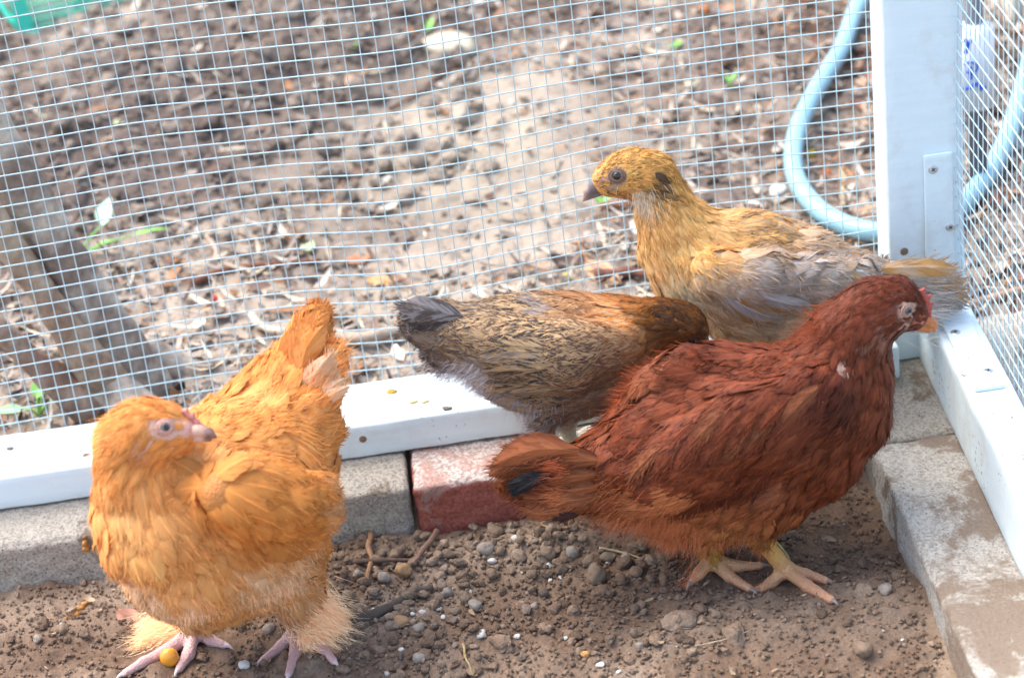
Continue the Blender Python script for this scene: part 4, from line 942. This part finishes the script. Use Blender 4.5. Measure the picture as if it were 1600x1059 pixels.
def red_hen():
    Y = -.20; b0 = on_ground(1170, 910)
    b = Bird('hen', 'red brown hen in front with a dark tail feather, facing right on yellowish legs', b0, 11); f = b.f; l = np.array([0, 1.0, 0])
    dk, md, lt = np.array([.100, .022, .012]), np.array([.285, .068, .024]), np.array([.50, .165, .062])
    b.region('head', .010, .006, .0028, .10, dk*1.0, md*.9, .15)
    b.region('neck', .026, .009, .0042, .10, md*.85, dk, .22)
    b.region('back', .036, .022, .0076, .15, md*1.05, dk*1.3, .22)
    b.region('breast', .027, .018, .0066, .12, md*.95, dk*1.1, .18)
    b.region('wing', .036, .020, .0074, .13, md*.95, dk*1.3, .22)
    b.region('tail', .042, .018, .0066, .16, lt*.95, md*.9, .22)
    b.region('belly', .030, .016, .0056, .20, lt*1.05, lt*.8, .15, droop=.1)
    yl = lin(228, 180, 84)
    b.region('leg', .01, .01, .005, 0, yl, yl, feather=False, skin=yl)
    b.region('toe', .01, .01, .005, 0, yl, yl, feather=False, skin=lin(212, 158, 122))
    f.chain('head', [(1426, 492, Y, 25), (1398, 474, Y, 46), (1365, 486, Y, 54)], l, .85)
    f.chain('neck', [(1365, 486, Y, 54), (1330, 520, Y, 64), (1310, 575, Y, 82), (1280, 620, Y, 96)], l, .9)
    f.chain('back', [(1290, 620, Y, 96), (1225, 652, Y, 118), (1140, 668, Y, 132), (1060, 695, Y, 120), (985, 728, Y, 88)], l, .80)
    f.chain('breast', [(1318, 585, Y, 74), (1325, 655, Y, 66), (1275, 720, Y, 64), (1200, 765, Y, 66)], l, .85)
    f.chain('tail', [(985, 735, Y, 76), (915, 746, Y, 50), (850, 750, Y, 33), (812, 750, Y, 20)], l, .7)
    f.chain('belly', [(1190, 750, Y, 82), (1120, 772, Y, 76), (1060, 786, Y, 60)], l, .85, flow=(-.5, 0, -.8))
    f.chain('belly', [(1190, 770, Y-.028, 50), (1180, 808, Y-.026, 24)], l, .9, flow=(-.15, 0, -1))
    f.chain('belly', [(1110, 785, Y+.02, 52), (1112, 832, Y+.012, 24)], l, .9, flow=(-.15, 0, -1))
    for sgn in (-1, 1): f.chain('wing', [(1262, 625, Y+sgn*.036, 60), (1180, 665, Y+sgn*.043, 66), (1095, 715, Y+sgn*.043, 54), (1020, 752, Y+sgn*.036, 34)], l, .55, k=.018)
    f.chain('back', [(1075, 575, Y, 38), (1040, 600, Y, 42)], l, .9)
    rt = .0046
    b.foot(on_y(1108, 830, Y+.012), (1112, 888), [[(1092, 900), (1081, 913)], [(1140, 905), (1172, 924)], [(1150, 889), (1188, 888)]], .0066, rt)
    b.foot(on_y(1172, 820, Y-.024), (1228, 903), [[(1205, 915), (1187, 925)], [(1262, 920), (1300, 942)], [(1260, 902), (1292, 912)]], .0070, rt)
    sk = lin(214, 165, 150)
    for (x, y, r_, c) in [(1419, 485, 15.5, lin(208, 172, 148)), (1438, 500, 12, lin(190, 100, 75)), (1412, 512, 9, sk*.75), (1432, 511, 10, lin(190, 110, 90))]:
        H = f.hit(x, y)
        if H is not None: b.noF.append((H, r_/1950, c)); b.noF.append((H*[1, -1, 1]+[0, 2*Y, 0], r_/1950, c))
    for (x, y, r_, a_, c_, g_) in [(1388, 493, 14, lin(120, 60, 40), lin(150, 90, 70), 1), (1395, 512, 12, lin(180, 135, 115), lin(160, 90, 70), .7), (1365, 520, 5, lin(205, 180, 160), lin(150, 90, 70), .45), (1345, 548, 4, lin(200, 175, 160), lin(130, 60, 45), .45), (1322, 545, 5, lin(205, 180, 165), lin(130, 60, 45), .6), (1370, 548, 5, lin(205, 180, 165), lin(130, 60, 45), .45), (1352, 505, 5, lin(190, 150, 130), md, .6),
                               (1300, 600, 45, dk*.8, dk*1.3, .5), (1325, 610, 40, dk*.6, dk, .6), (1110, 640, 60, md*1.25, md, .5), (1050, 560, 40, lt*.85, md, .5), (1060, 830, 60, lt*1.15, lt, .6)]:
        H = f.hit(x, y)
        if H is not None: b.paint.append((H, r_/1950, a_, c_, g_))
    b.build_body(.0021); b.plumage(FRED, 70000, barbs=15)
    hc = on_y(1398, 474, Y)
    b.eye(1418, 485, .0040, lin(95, 80, 78), lin(178, 142, 124), l, hc, rr=1.0)
    org = lin(186, 116, 66)
    b.blob('beak', [[(1440, 497, Y, 11), (1452, 502, Y, 8.5), (1459, 508, Y, 5.5), (1461, 517, Y, 2.2)], [(1436, 511, Y, 7), (1450, 514, Y, 5), (1456, 516, Y, 2.5)]], org, MHORN, .0006)
    b.blob('comb', [[(1433, 456, Y, 4), (1441, 461, Y, 5), (1446, 471, Y, 5.5), (1449, 484, Y, 6), (1450, 494, Y, 5.5)], [(1441, 455, Y, 4), (1445, 450, Y, 2)], [(1448, 466, Y, 4), (1454, 461, Y, 2)], [(1451, 478, Y, 4), (1457, 474, Y, 2)]], lin(172, 78, 66), MSKIN, .0006)
    # flight feathers and tail
    sp = []; rs = b.rs
    for i in range(14): q = i/13; sp.append(((1300-q*150, 640+q*45), (1175-q*130, 770+q*26), None, None, .013, (dk*1.9 if i % 2 else md*.8), dk, .05, .004+.003*(i % 3)/2))
    for i in range(22): q = i/21; sp.append(((1285-q*230, 600+q*55+14*(i % 3)), (1215-q*235, 660+q*60+16*(i % 3)), None, None, .013, (lt*.62 if i % 4 == 0 else md), dk*1.2, .05, .007))
    for i in range(5): q = i/4; sp.append(((1120-q*40, 760-q*22), (968+q*4, 790-q*26), None, None, .012, lt*(1.15+.2*(i % 2)), lt*.8, -.06, .009))
    b.quills('wing', sp, FRED)
    sp = []
    for i in range(17):
        q = i/16; sp.append(((935+8*(i % 3), 712+q*66), (770+70*abs(q-.35)+14*(i % 3), 710+q*84), Y-.016-.002*(i % 4), Y-.022-.0025*(i % 5), .015, (lt*.85 if i % 3 else md*.8), (md*.8 if i % 2 else dk), .06*(.5-q), 0))
    for i, (t_, yy) in enumerate([((763, 744), -.014), ((764, 730), -.018), ((775, 714), -.012), ((792, 704), -.008)]): sp.append(((905, 700+i*5), t_, Y-.028, Y+yy-.012, .019, lt*(.85+.1*(i % 2)), md, .12, 0))
    sl = lin(50, 46, 46); sp += [((872, 742-k*3), (792+k*3, 757+k*9), Y-.036-.0015*k, Y-.041-.0015*k, .0085, sl*(1-.15*k), sl*.6, .04, 0) for k in range(3)]; sp.append(((900, 790), (812, 797), Y-.028, Y-.03, .014, lt*.8, md, -.08, 0))
    sp.append(((905, 805), (845, 802), Y-.03, Y-.032, .008, lin(60, 45, 42), dk, -.05, 0))
    b.quills('tail', sp, FRED, np.array([0, -.9, .35]))
    b.fluff('fluff', [(1050, 825, None, .018, 1300, .018, (-.4, -.1, -1), lt*1.15), (1150, 830, None, .016, 700, .010, (0, -.2, -1), lt), (1000, 800, None, .018, 900, .022, (-.8, 0, -.6), lt), (1190, 815, None, .010, 400, .008, (0, -.1, -1), lt),
                      (905, 770, None, .018, 700, .022, (-1, 0, -.3), lt*.9), (872, 735, Y-.040, .004, 90, .012, (-1, 0, .1), md), (874, 775, Y-.040, .004, 90, .012, (-1, 0, .0), lt*.9), (1000, 600, None, .02, 500, .018, (-1, 0, .1), md), (1255, 530, None, .02, 400, .015, (-1, 0, .2), md)], FRED)
    return b
def wpt(px, py, Y): return on_y(px, py, Y)

def buff_hen():
    Y = -.205; b0 = on_ground(390, 1000)
    b = Bird('hen', 'fluffy orange buff hen at left with feathered feet, head turned to the right', b0, 21); f = b.f
    fw = np.array([-.55, -.83, 0]); fw /= np.linalg.norm(fw); l = np.array([-fw[1], fw[0], 0])
    og, lt, pl = np.array([.84, .315, .070]), np.array([.93, .475, .17]), np.array([.94, .67, .42])
    b.region('head', .010, .006, .0030, .10, og, lt, .08)
    b.region('neck', .028, .010, .0046, .10, og, lt, .12)
    b.region('breast', .030, .022, .0078, .16, lt*1.0, og*1.02, .12, droop=.05)
    b.region('back', .034, .021, .0074, .15, og*.97, lt, .13)
    b.region('side', .036, .023, .0080, .16, og*.92, lt*.92, .15)
    b.region('wing', .036, .022, .0080, .16, og*.86, og*1.02, .15)
    b.region('tail', .036, .017, .0060, .14, og*.92, lt*.9, .14)
    b.region('belly', .028, .017, .0058, .20, pl*.45+lt*.5, lt, .10, droop=.1)
    pk = lin(206, 166, 160)
    b.region('leg', .01, .01, .005, 0, pk, pk, feather=False, skin=pk)
    n = Y-.065
    f.chain('head', [(284, 674, n-.002, 26), (262, 668, n, 40), (228, 670, n, 50)], np.array([.1, 1, 0]), .85)
    f.chain('neck', [(225, 672, n, 52), (205, 690, n+.002, 52), (212, 735, n+.008, 66), (235, 800, Y-.045, 88)])
    f.chain('neck', [(250, 690, n+.006, 44), (300, 735, Y-.045, 70), (360, 770, Y-.01, 95)])
    f.chain('breast', [(232, 760, Y-.055, 76), (250, 810, Y-.055, 98), (290, 860, Y-.04, 108), (335, 885, Y-.02, 82)], flow=(.10, -.05, -1))
    f.chain('back', [(290, 780, Y-.03, 125), (360, 770, Y+.005, 145), (400, 720, Y+.04, 118), (430, 665, Y+.065, 92)], l, .95)
    f.chain('side', [(360, 800, Y-.01, 138), (425, 760, Y+.02, 98), (455, 700, Y+.045, 70)], l, .95)
    f.chain('side', [(395, 830, Y-.02, 108), (415, 865, Y-.01, 86)], flow=(.5, .3, -.6))
    f.chain('wing', [(352, 765, Y-.085, 58), (415, 785, Y-.066, 60), (470, 795, Y-.030, 48), (500, 790, Y-.008, 28)], k=.016)
    f.chain('tail', [(480, 650, Y+.045, 44), (500, 672, Y+.045, 30)], k=.008)
    f.chain('tail', [(430, 665, Y+.065, 90), (452, 610, Y+.085, 70), (468, 565, Y+.10, 48), (486, 520, Y+.115, 24), (494, 500, Y+.12, 13)], l, .85)
    f.chain('tail', [(468, 640, Y+.06, 60), (495, 600, Y+.07, 36), (512, 565, Y+.08, 20)], l, .85)
    f.chain('side', [(470, 690, Y+.05, 52), (492, 660, Y+.05, 34)], l, .9)
    f.chain('belly', [(330, 880, Y-.02, 84), (360, 905, Y, 62)], flow=(.2, 0, -1))
    f.chain('belly', [(440, 870, Y+.01, 78), (462, 915, Y+.005, 42), (470, 950, Y+.002, 22)], flow=(.1, 0, -1))
    f.chain('belly', [(300, 900, Y-.02, 66), (312, 940, Y-.015, 34), (318, 960, Y-.012, 18)], flow=(0, 0, -1))
    b.foot(on_y(318, 955, Y-.012), (308, 997), [[(262, 1020), (225, 1038), (196, 1056)], [(296, 1025), (281, 1048)], [(330, 1004), (351, 1011)]], .0068, .0046, claw=lin(215, 190, 185))
    b.foot(on_y(470, 945, Y+.002), (466, 995), [[(440, 1014), (412, 1035)], [(462, 1025), (452, 1057)], [(500, 1012), (523, 1037)]], .0064, .0044, claw=lin(215, 190, 185))
    fs = lin(222, 172, 148)
    for (x, y, r_, c) in [(256, 667, 20, fs), (284, 672, 14, lin(224, 168, 148)), (274, 686, 10, lin(222, 180, 156)), (305, 668, 13, lin(222, 160, 144))]:
        H = f.hit(x, y)
        if H is not None: b.noF.append((H, r_/1980, c))
    for (x, y, r_, a_, c_, g_) in [(232, 676, 13, lin(200, 120, 60), og*.8, .9), (240, 692, 10, lin(240, 200, 180), lt, .6), (330, 720, 40, lt*.85, og*.8, .6), (310, 750, 16, og*.55, og*.8, .7), (200, 900, 40, pl, lt, .8), (260, 940, 45, pl*.95, lt, .6), (400, 900, 60, pl*.9, lt*.9, .7), (500, 800, 30, pl*.8, lt*.9, .7), (440, 790, 60, og*.75, og, .6), (180, 780, 50, lt*1.1, lt*.9, .6), (360, 640, 35, lt*1.1, lt, .5)]:
        H = f.hit(x, y)
        if H is not None: b.paint.append((H, r_/1980, a_, c_, g_))
    b.build_body(.0021); b.plumage(FBUF, 75000)
    b.eye(258, 667, .0042, lin(120, 110, 105), lin(210, 158, 140), np.array([.1, .995, 0])/1.0, on_y(245, 668, n))
    def bc(V, C):
        p = project(V); k = np.clip((p[:, 0]-314)/9, 0, 1)[:, None]; k2 = (noise(V, .002, 3)*.3+.75)[:, None]; return C*(1-k*k2)+lin(90, 66, 60)*k*k2
    b.blob('beak', [[(290, 672, n-.004, 12), (310, 672, n-.006, 10), (326, 676, n-.008, 7.5), (336, 682, n-.009, 3.5)], [(292, 684, n-.005, 8), (312, 684, n-.007, 6), (328, 686, n-.008, 3.5)]], lin(216, 170, 146), MHORN, .0006, bc)
    b.blob('comb', [[(285, 642, n-.002, 3), (296, 650, n-.003, 4), (308, 660, n-.004, 4.5), (318, 668, n-.006, 4)], [(291, 643, n-.002, 3), (293, 637, n-.002, 1.6)], [(301, 651, n-.003, 3), (304, 644, n-.003, 1.6)]], lin(205, 128, 112), MSKIN, .0006)
    b.blob('wattle', [[(262, 690, n-.012, 5), (266, 697, n-.012, 5), (264, 702, n-.011, 3)]], lin(220, 180, 158), MSKIN, .0007)
    rs = b.rs; sp = []
    for i in range(8): q = i/7; sp.append(((450-q*10, 690-q*40), (502-q*4, 745-q*80), None, None, .022, og*.85, lt*.9, .05, .004))
    for i in range(8): q = i/7; sp.append(((380+q*50, 780-q*40), (468+q*30, 868-q*85), None, None, .022, og*(.78+.1*(i % 2)), lt*.85, .05, .004))
    b.quills('wing', sp, FBUF)
    sp = []
    for i in range(6): q = i/5; sp.append(((440+q*30, 600-q*8), (508-q*10+8*(i % 2), 482+q*26), Y+.075-.004*i, Y+.10-.004*i, .020, og*.9, lt*.85, -.14, 0))
    for i in range(6): q = i/5; sp.append(((475+q*4, 640+q*14), (522+q*10-4*(i % 2), 548+q*36), Y+.052, Y+.055, .017, (og*.95 if i % 2 else pl*.9), lt, -.12, 0))
    sp.append(((500, 660), (546, 602), Y+.05, Y+.045, .012, pl*1.05, pl, -.2, 0)); sp.append(((505, 650), (538, 590), Y+.05, Y+.05, .012, pl, pl, -.2, 0))
    b.quills('tail', sp, FBUF, np.array([.1, -.9, .35]))
    ft = np.array([.92, .66, .40])
    b.fluff('fluff', [(300, 945, None, .010, 600, .010, (0, -.2, -1), pl), (445, 905, None, .014, 1000, .013, (.1, -.1, -1), pl*.97), (220, 915, None, .014, 350, .011, (-.3, -.2, -1), pl), (518, 590, None, .014, 500, .02, (.6, 0, .5), lt), (350, 940, None, .018, 600, .009, (0, -.1, -1), lt),
                      (158, 680, None, .008, 250, .012, (-.7, 0, -.4), lt)], FBUF)
    def footfluff(nm, spots): b.fluff(nm, spots, FBUF, .00020)
    G1 = on_ground(275, 990); G2 = on_ground(500, 985)
    footfluff('foot_feathering', [(290, 982, G1[1], .008, 2200, .020, (-1, -.1, -.25), ft), (262, 992, G1[1], .008, 2200, .018, (-1, -.1, -.3), ft), (235, 1012, G1[1]-.012, .006, 1200, .015, (-1, -.1, -.2), ft), (300, 960, G1[1], .006, 700, .015, (-.5, -.1, -.8), pl)])
    footfluff('foot_feathering', [(485, 950, Y, .008, 1800, .020, (.6, 0, -.8), ft), (498, 985, Y-.004, .009, 2400, .020, (.7, -.1, -.6), ft), (508, 1010, Y-.012, .007, 2000, .015, (.6, -.2, -.5), ft*.9), (480, 1000, Y-.012, .005, 700, .014, (.1, -.2, -1), ft)])
    return b

def golden_hen():
    Y = -.05; P0 = on_y(1160, 600, Y); base = np.array([P0[0], Y-.02, 0])
    b = Bird('hen', 'golden hen with grey marked wings and dark eye, facing left at the back', base, 31); f = b.f; l = np.array([0, 1.0, 0])
    gd, pg, gr, gb = np.array([.95, .49, .13]), np.array([.97, .76, .46]), np.array([.60, .54, .49]), np.array([.20, .12, .06])
    b.region('head', .009, .0055, .0028, .10, gd*.9, gb*.55, .12)
    b.region('neck', .024, .010, .0046, .10, gd*1.05, gd*.85, .10)
    b.region('breast', .024, .016, .0062, .12, pg*1.05, gd*1.1, .10)
    b.region('back', .030, .018, .0066, .12, gd*.55+gr*.2, gr*.72, .14)
    b.region('wing', .032, .020, .0072, .13, gr*.92, gr*.45+gd*.28, .16)
    b.region('tail', .034, .015, .0060, .12, gr*.9, gd*.7, .16)
    b.region('belly', .026, .015, .0058, .18, pg*.95, pg*.7, .12)
    b.region('leg', .01, .01, .005, 0, lin(200, 190, 150), gd, feather=False, skin=lin(200, 190, 150))
    f.chain('head', [(948, 282, Y, 22), (966, 275, Y, 32), (990, 270, Y, 41), (1018, 278, Y, 42)], l, .85)
    f.chain('neck', [(1018, 278, Y, 42), (1035, 315, Y, 45), (1062, 365, Y, 60), (1100, 400, Y, 78)], l, .9)
    f.chain('breast', [(1040, 340, Y, 40), (1062, 392, Y, 58), (1095, 445, Y, 66), (1150, 475, Y, 66)], l, .9)
    f.chain('back', [(1095, 400, Y, 74), (1170, 415, Y, 88), (1250, 430, Y, 80), (1330, 445, Y, 58)], l, .85)
    f.chain('belly', [(1130, 455, Y, 70), (1210, 480, Y, 72)], l, .85)
    f.chain('tail', [(1330, 445, Y, 56), (1395, 450, Y, 38), (1440, 455, Y, 26)], l, .7)
    for sgn in (-1, 1): f.chain('wing', [(1120, 425, Y+sgn*.036, 42), (1190, 435, Y+sgn*.040, 48), (1280, 440, Y+sgn*.036, 40), (1345, 430, Y+sgn*.024, 24)], l, .55, k=.008)
    for dx in (0, 45):
        P = on_y(1150+dx, 520, Y-.01+.02*(dx > 0)); gx_ = np.array([P[0]-.005, P[1], .0015+.006])
        f.chain('leg', [(*P, .010), (*(P*.5+gx_*.5), .006), (*gx_, .0055)], k=.004, world=True)
        for d in ((-.035, -.004), (-.024, -.018), (-.026, .016), (.018, .004)):
            e = gx_+[d[0]*.6, d[1]*.6, .001]; e2 = gx_+[d[0], d[1], -.003]; f.chain('leg', [(*gx_, .005), (*e, .004), (*e2, .003)], k=.003, world=True)
    fc = lin(190, 155, 130)
    for (x, y, r_, c) in [(962, 276, 15, lin(158, 128, 106)), (946, 284, 15, lin(180, 140, 118)), (957, 294, 10, lin(172, 146, 122))]:
        H = f.hit(x, y)
        if H is not None: b.noF.append((H, r_/1830, c)); b.noF.append((H*[1, -1, 1]+[0, 2*Y, 0], r_/1830, c))
    for (x, y, r_, a_, c_, g_) in [(1020, 284, 17, lin(60, 50, 48), lin(80, 66, 56), 1.3), (997, 278, 10, lin(222, 165, 95), gd, .9), (990, 305, 16, lin(205, 190, 165), pg, .8), (1105, 395, 32, np.array([.94, .50, .13]), gd, .7), (1060, 375, 34, np.array([.95, .60, .22]), gd, .6), (1050, 420, 30, pg, gd, .5), (1060, 450, 40, pg*1.1, pg, .6), (1180, 360, 50, gd*.95, gb*1.6, .6), (1180, 500, 50, pg*.8, gr*.8, .5), (1330, 395, 40, gr*1.1, gr*.8, .7), (1250, 400, 50, gr, gd*.8, .5), (1280, 350, 40, gr*.8, gd*.7, .5)]:
        H = f.hit(x, y)
        if H is not None: b.paint.append((H, r_/1830, a_, c_, g_))
    b.build_body(.0022); b.plumage(FGLD, 50000)
    b.eye(964, 275, .0043, lin(48, 36, 32), lin(120, 96, 80), l, on_y(985, 272, Y))
    def bc(V, C):
        p = project(V); k = np.clip((922-p[:, 0])/10, 0, 1)[:, None]; return C*(1-k)+lin(175, 140, 125)*k
    b.blob('beak', [[(942, 286, Y, 11), (930, 290, Y, 9.5), (919, 300, Y, 6.5), (912, 313, Y, 2.5)], [(940, 300, Y, 6), (928, 304, Y, 5), (918, 311, Y, 2.5)]], lin(112, 104, 106), MHORN, .0006, bc)
    b.blob('comb', [[(935, 268, Y, 3.5), (941, 262, Y, 4), (949, 256, Y, 3)]], lin(196, 140, 125), MSKIN, .0006)
    sp = []
    for i in range(8): q = i/7; sp.append(((1200+q*50, 440-q*45), (1330+q*40, 478-q*72), None, None, .014, (gr if i % 2 else gd*.75), (gd*.7 if i % 2 else gr), .03, .004))
    for i in range(6): q = i/5; sp.append(((1120+q*40, 455-q*10), (1210+q*60, 500-q*30), None, None, .015, (gr*.9 if i % 2 else gd*.65), gr, .03, .004))
    b.quills('wing', sp, FGLD)
    sp = []
    for i in range(20): q = i/19; sp.append(((1365+8*(i % 3), 420+q*52), (1496+26*math.sin(q*3)-q*18-10*(i % 2), 420+q*100), Y-.020+.002*i, Y-.016+.002*i, .016, (gd*.35+gr*.45 if i in (0, 4) else gr*(.62+.1*(i % 3))), (gr if i % 2 else gd*.6), -.03, 0))
    b.quills('tail', sp, FGLD, np.array([0, -.9, .4]))
    b.fluff('fluff', [(1430, 485, Y-.01, .009, 500, .026, (1, 0, -.3), gr*.9), (1440, 455, Y-.01, .007, 250, .026, (1, 0, -.05), gr*.85), (1090, 500, None, .012, 400, .012, (.5, -.2, -.8), pg), (1010, 320, None, .008, 200, .01, (0, -.2, -1), lin(215, 205, 185))], FGLD)
    return b

def brown_hen():
    Y = -.100; P0 = on_y(850, 740, Y); b = Bird('hen', 'speckled black and brown hen with its head down behind the red brown hen', np.array([P0[0], Y, 0]), 41); f = b.f; l = np.array([0, 1.0, 0])
    bk, bf, rf, gy_ = np.array([.068, .052, .045]), np.array([.80, .52, .27]), np.array([.64, .22, .04]), np.array([.36, .32, .30])
    b.region('head', .009, .006, .0030, .10, rf*.20, bk*.6, .2)
    b.region('neck', .026, .008, .0042, .10, rf*1.1, rf*.6, .14)
    b.region('back', .027, .012, .0052, .10, bk*1.2, bf, .15)
    b.region('wing', .028, .013, .0054, .10, bk*1.5+[.03, .015, .005], bf*.95, .18)
    b.region('tail', .034, .016, .0060, .12, gy_*1.0, bk*1.4, .15)
    b.region('belly', .026, .015, .0058, .16, gy_*1.9, bf*.8, .18)
    b.region('leg', .01, .01, .005, 0, lin(205, 200, 180), gy_, feather=False, skin=lin(205, 200, 180))
    f.chain('head', [(1088, 522, Y, 18), (1072, 510, Y, 30), (1045, 505, Y, 36)], l, .9)
    f.chain('neck', [(1050, 505, Y, 34), (1015, 508, Y, 46), (970, 525, Y, 66), (930, 540, Y, 80)], l, .9)
    f.chain('back', [(950, 540, Y, 80), (880, 550, Y, 98), (810, 540, Y, 84), (745, 522, Y, 56)], l, .85)
    f.chain('belly', [(930, 575, Y, 78), (860, 590, Y, 76), (790, 570, Y, 60)], l, .85)
    f.chain('tail', [(745, 522, Y, 52), (700, 512, Y, 40), (660, 505, Y, 26)], l, .8)
    f.chain('tail', [(735, 540, Y, 42), (695, 555, Y, 20)], l, .8)
    for sgn in (-1, 1): f.chain('wing', [(960, 545, Y+sgn*.030, 42), (880, 552, Y+sgn*.038, 56), (800, 545, Y+sgn*.034, 44), (740, 525, Y+sgn*.022, 26)], l, .55, k=.018)
    for dx, dy in ((0, -.016), (40, .018)):
        P = on_y(842+dx, 655, Y+dy); gx_ = np.array([P[0]+.004, P[1]+.02, .0015+.006])
        f.chain('leg', [(*P, .012), (*(P*.5+gx_*.5), .0065), (*gx_, .0055)], k=.004, world=True)
        for d in ((.035, .004), (.026, .016), (.024, -.018), (-.018, -.004)):
            e = gx_+[d[0]*.6, d[1]*.6, .001]; e2 = gx_+[d[0], d[1], -.003]; f.chain('leg', [(*gx_, .005), (*e, .004), (*e2, .003)], k=.003, world=True)
    for (x, y, r_, a_, c_, g_) in [(1040, 495, 22, rf*.55, rf*.3, .8), (1068, 500, 26, rf*.22, bk*.7, 1), (990, 500, 30, rf*1.25, bf, .7), (880, 500, 40, bk*1.3, bf*1.25, .5), (820, 560, 40, bf*.7, bk*1.5, .6), (790, 590, 22, gy_*1.4, gy_, .8), (870, 480, 16, gy_*1.4, gy_, .8), (690, 500, 25, bf*.6, gy_*.6, .6), (760, 610, 30, gy_*1.5, gy_, .6), (890, 640, 30, bk*1.2, bf*.8, .6), (720, 580, 20, gy_*1.2, gy_*.8, .6)]:
        H = f.hit(x, y)
        if H is not None: b.paint.append((H, r_/1880, a_, c_, g_))
    b.build_body(.0022); b.plumage(FBRN, 55000)
    b.eye(1084, 532, .0030, lin(40, 26, 20), lin(70, 36, 24), l, on_y(1072, 510, Y), rr=1.0)
    b.blob('beak', [[(1092, 526, Y, 9), (1102, 532, Y, 6), (1110, 540, Y, 2.5)], [(1090, 534, Y, 6), (1102, 539, Y, 3)]], lin(120, 105, 95), MHORN, .0006)
    sp = []
    for i in range(9): q = i/8; sp.append(((900-q*30, 600-q*55), (775-q*25, 605-q*70), None, None, .014, (gy_*.9 if i % 3 == 0 else bk*1.5), bf*.8, .03, .004))
    for i in range(6): q = i/5; sp.append(((950-q*30, 620-q*20), (850-q*40, 622-q*10), None, None, .013, (bk*1.4), bf*.75, .03, .004))
    b.quills('wing', sp, FBRN)
    sp = []
    for i in range(11): q = i/10; sp.append(((725, 495+q*55), (618+q*45+6*(i % 2), 480+q*98), Y-.020+.003*i, Y-.015+.003*i, .019, (gy_*1.1 if i % 2 else bk*1.9), (gy_*.8 if i % 3 == 0 else bk*1.2), .05*(.5-q), 0))
    b.quills('tail', sp, FBRN, np.array([0, -.9, .35]))
    b.fluff('fluff', [(745, 590, None, .010, 700, .013, (-.8, 0, -.5), gy_*2.3), (840, 650, None, .014, 500, .012, (-.2, 0, -1), gy_*2.2), (700, 575, Y, .008, 300, .012, (-1, 0, -.3), gy_*2)], FBRN)
    return b
red_hen(); buff_hen(); golden_hen(); brown_hen()

# food and small things in the run
P = on_ground(267, 1036); V, F = rock_base(77, 3, .03); s_ = .0072
tag(recentre(mesh_np('orange_berry', V*[s_, s_*.85, s_*1.15]+P+[0, 0, .006], F, MFRUIT)), 'shiny orange berry under the toes of the buff hen', 'berry')
MMUSH = mat_flat('mushy_fruit', (.44, .19, .04), .45, 0, .6, 260, .8)
def mush(pts, label, on_block=False):
    f = Field()
    for (x, y, r) in pts:
        P = on_y(x, y, -.0835) if on_block else on_ground(x, y); rr = r*.72/ppm(P); f.chain('a', [(*P, rr), (*(P+[rr*.6, 0, rr*.5]), rr*.7)], k=.002, world=True)
    V, F = f.mesh(.0009); V = V+f.grad(V)*(fbm(V, .005, 3, 5)*.0020)[:, None]; return tag(recentre(mesh_np('fruit_pulp', V, F, MMUSH)), label, 'fruit scrap')
mush([(112, 958, 9), (124, 952, 8), (134, 944, 7), (103, 966, 6), (118, 962, 7)], 'squashed orange fruit pulp lying on the soil at far left')
mush([(133, 848, 6), (134, 857, 7), (146, 852, 5), (131, 840, 4)], 'orange fruit pulp stuck to the front of the left concrete block', True)
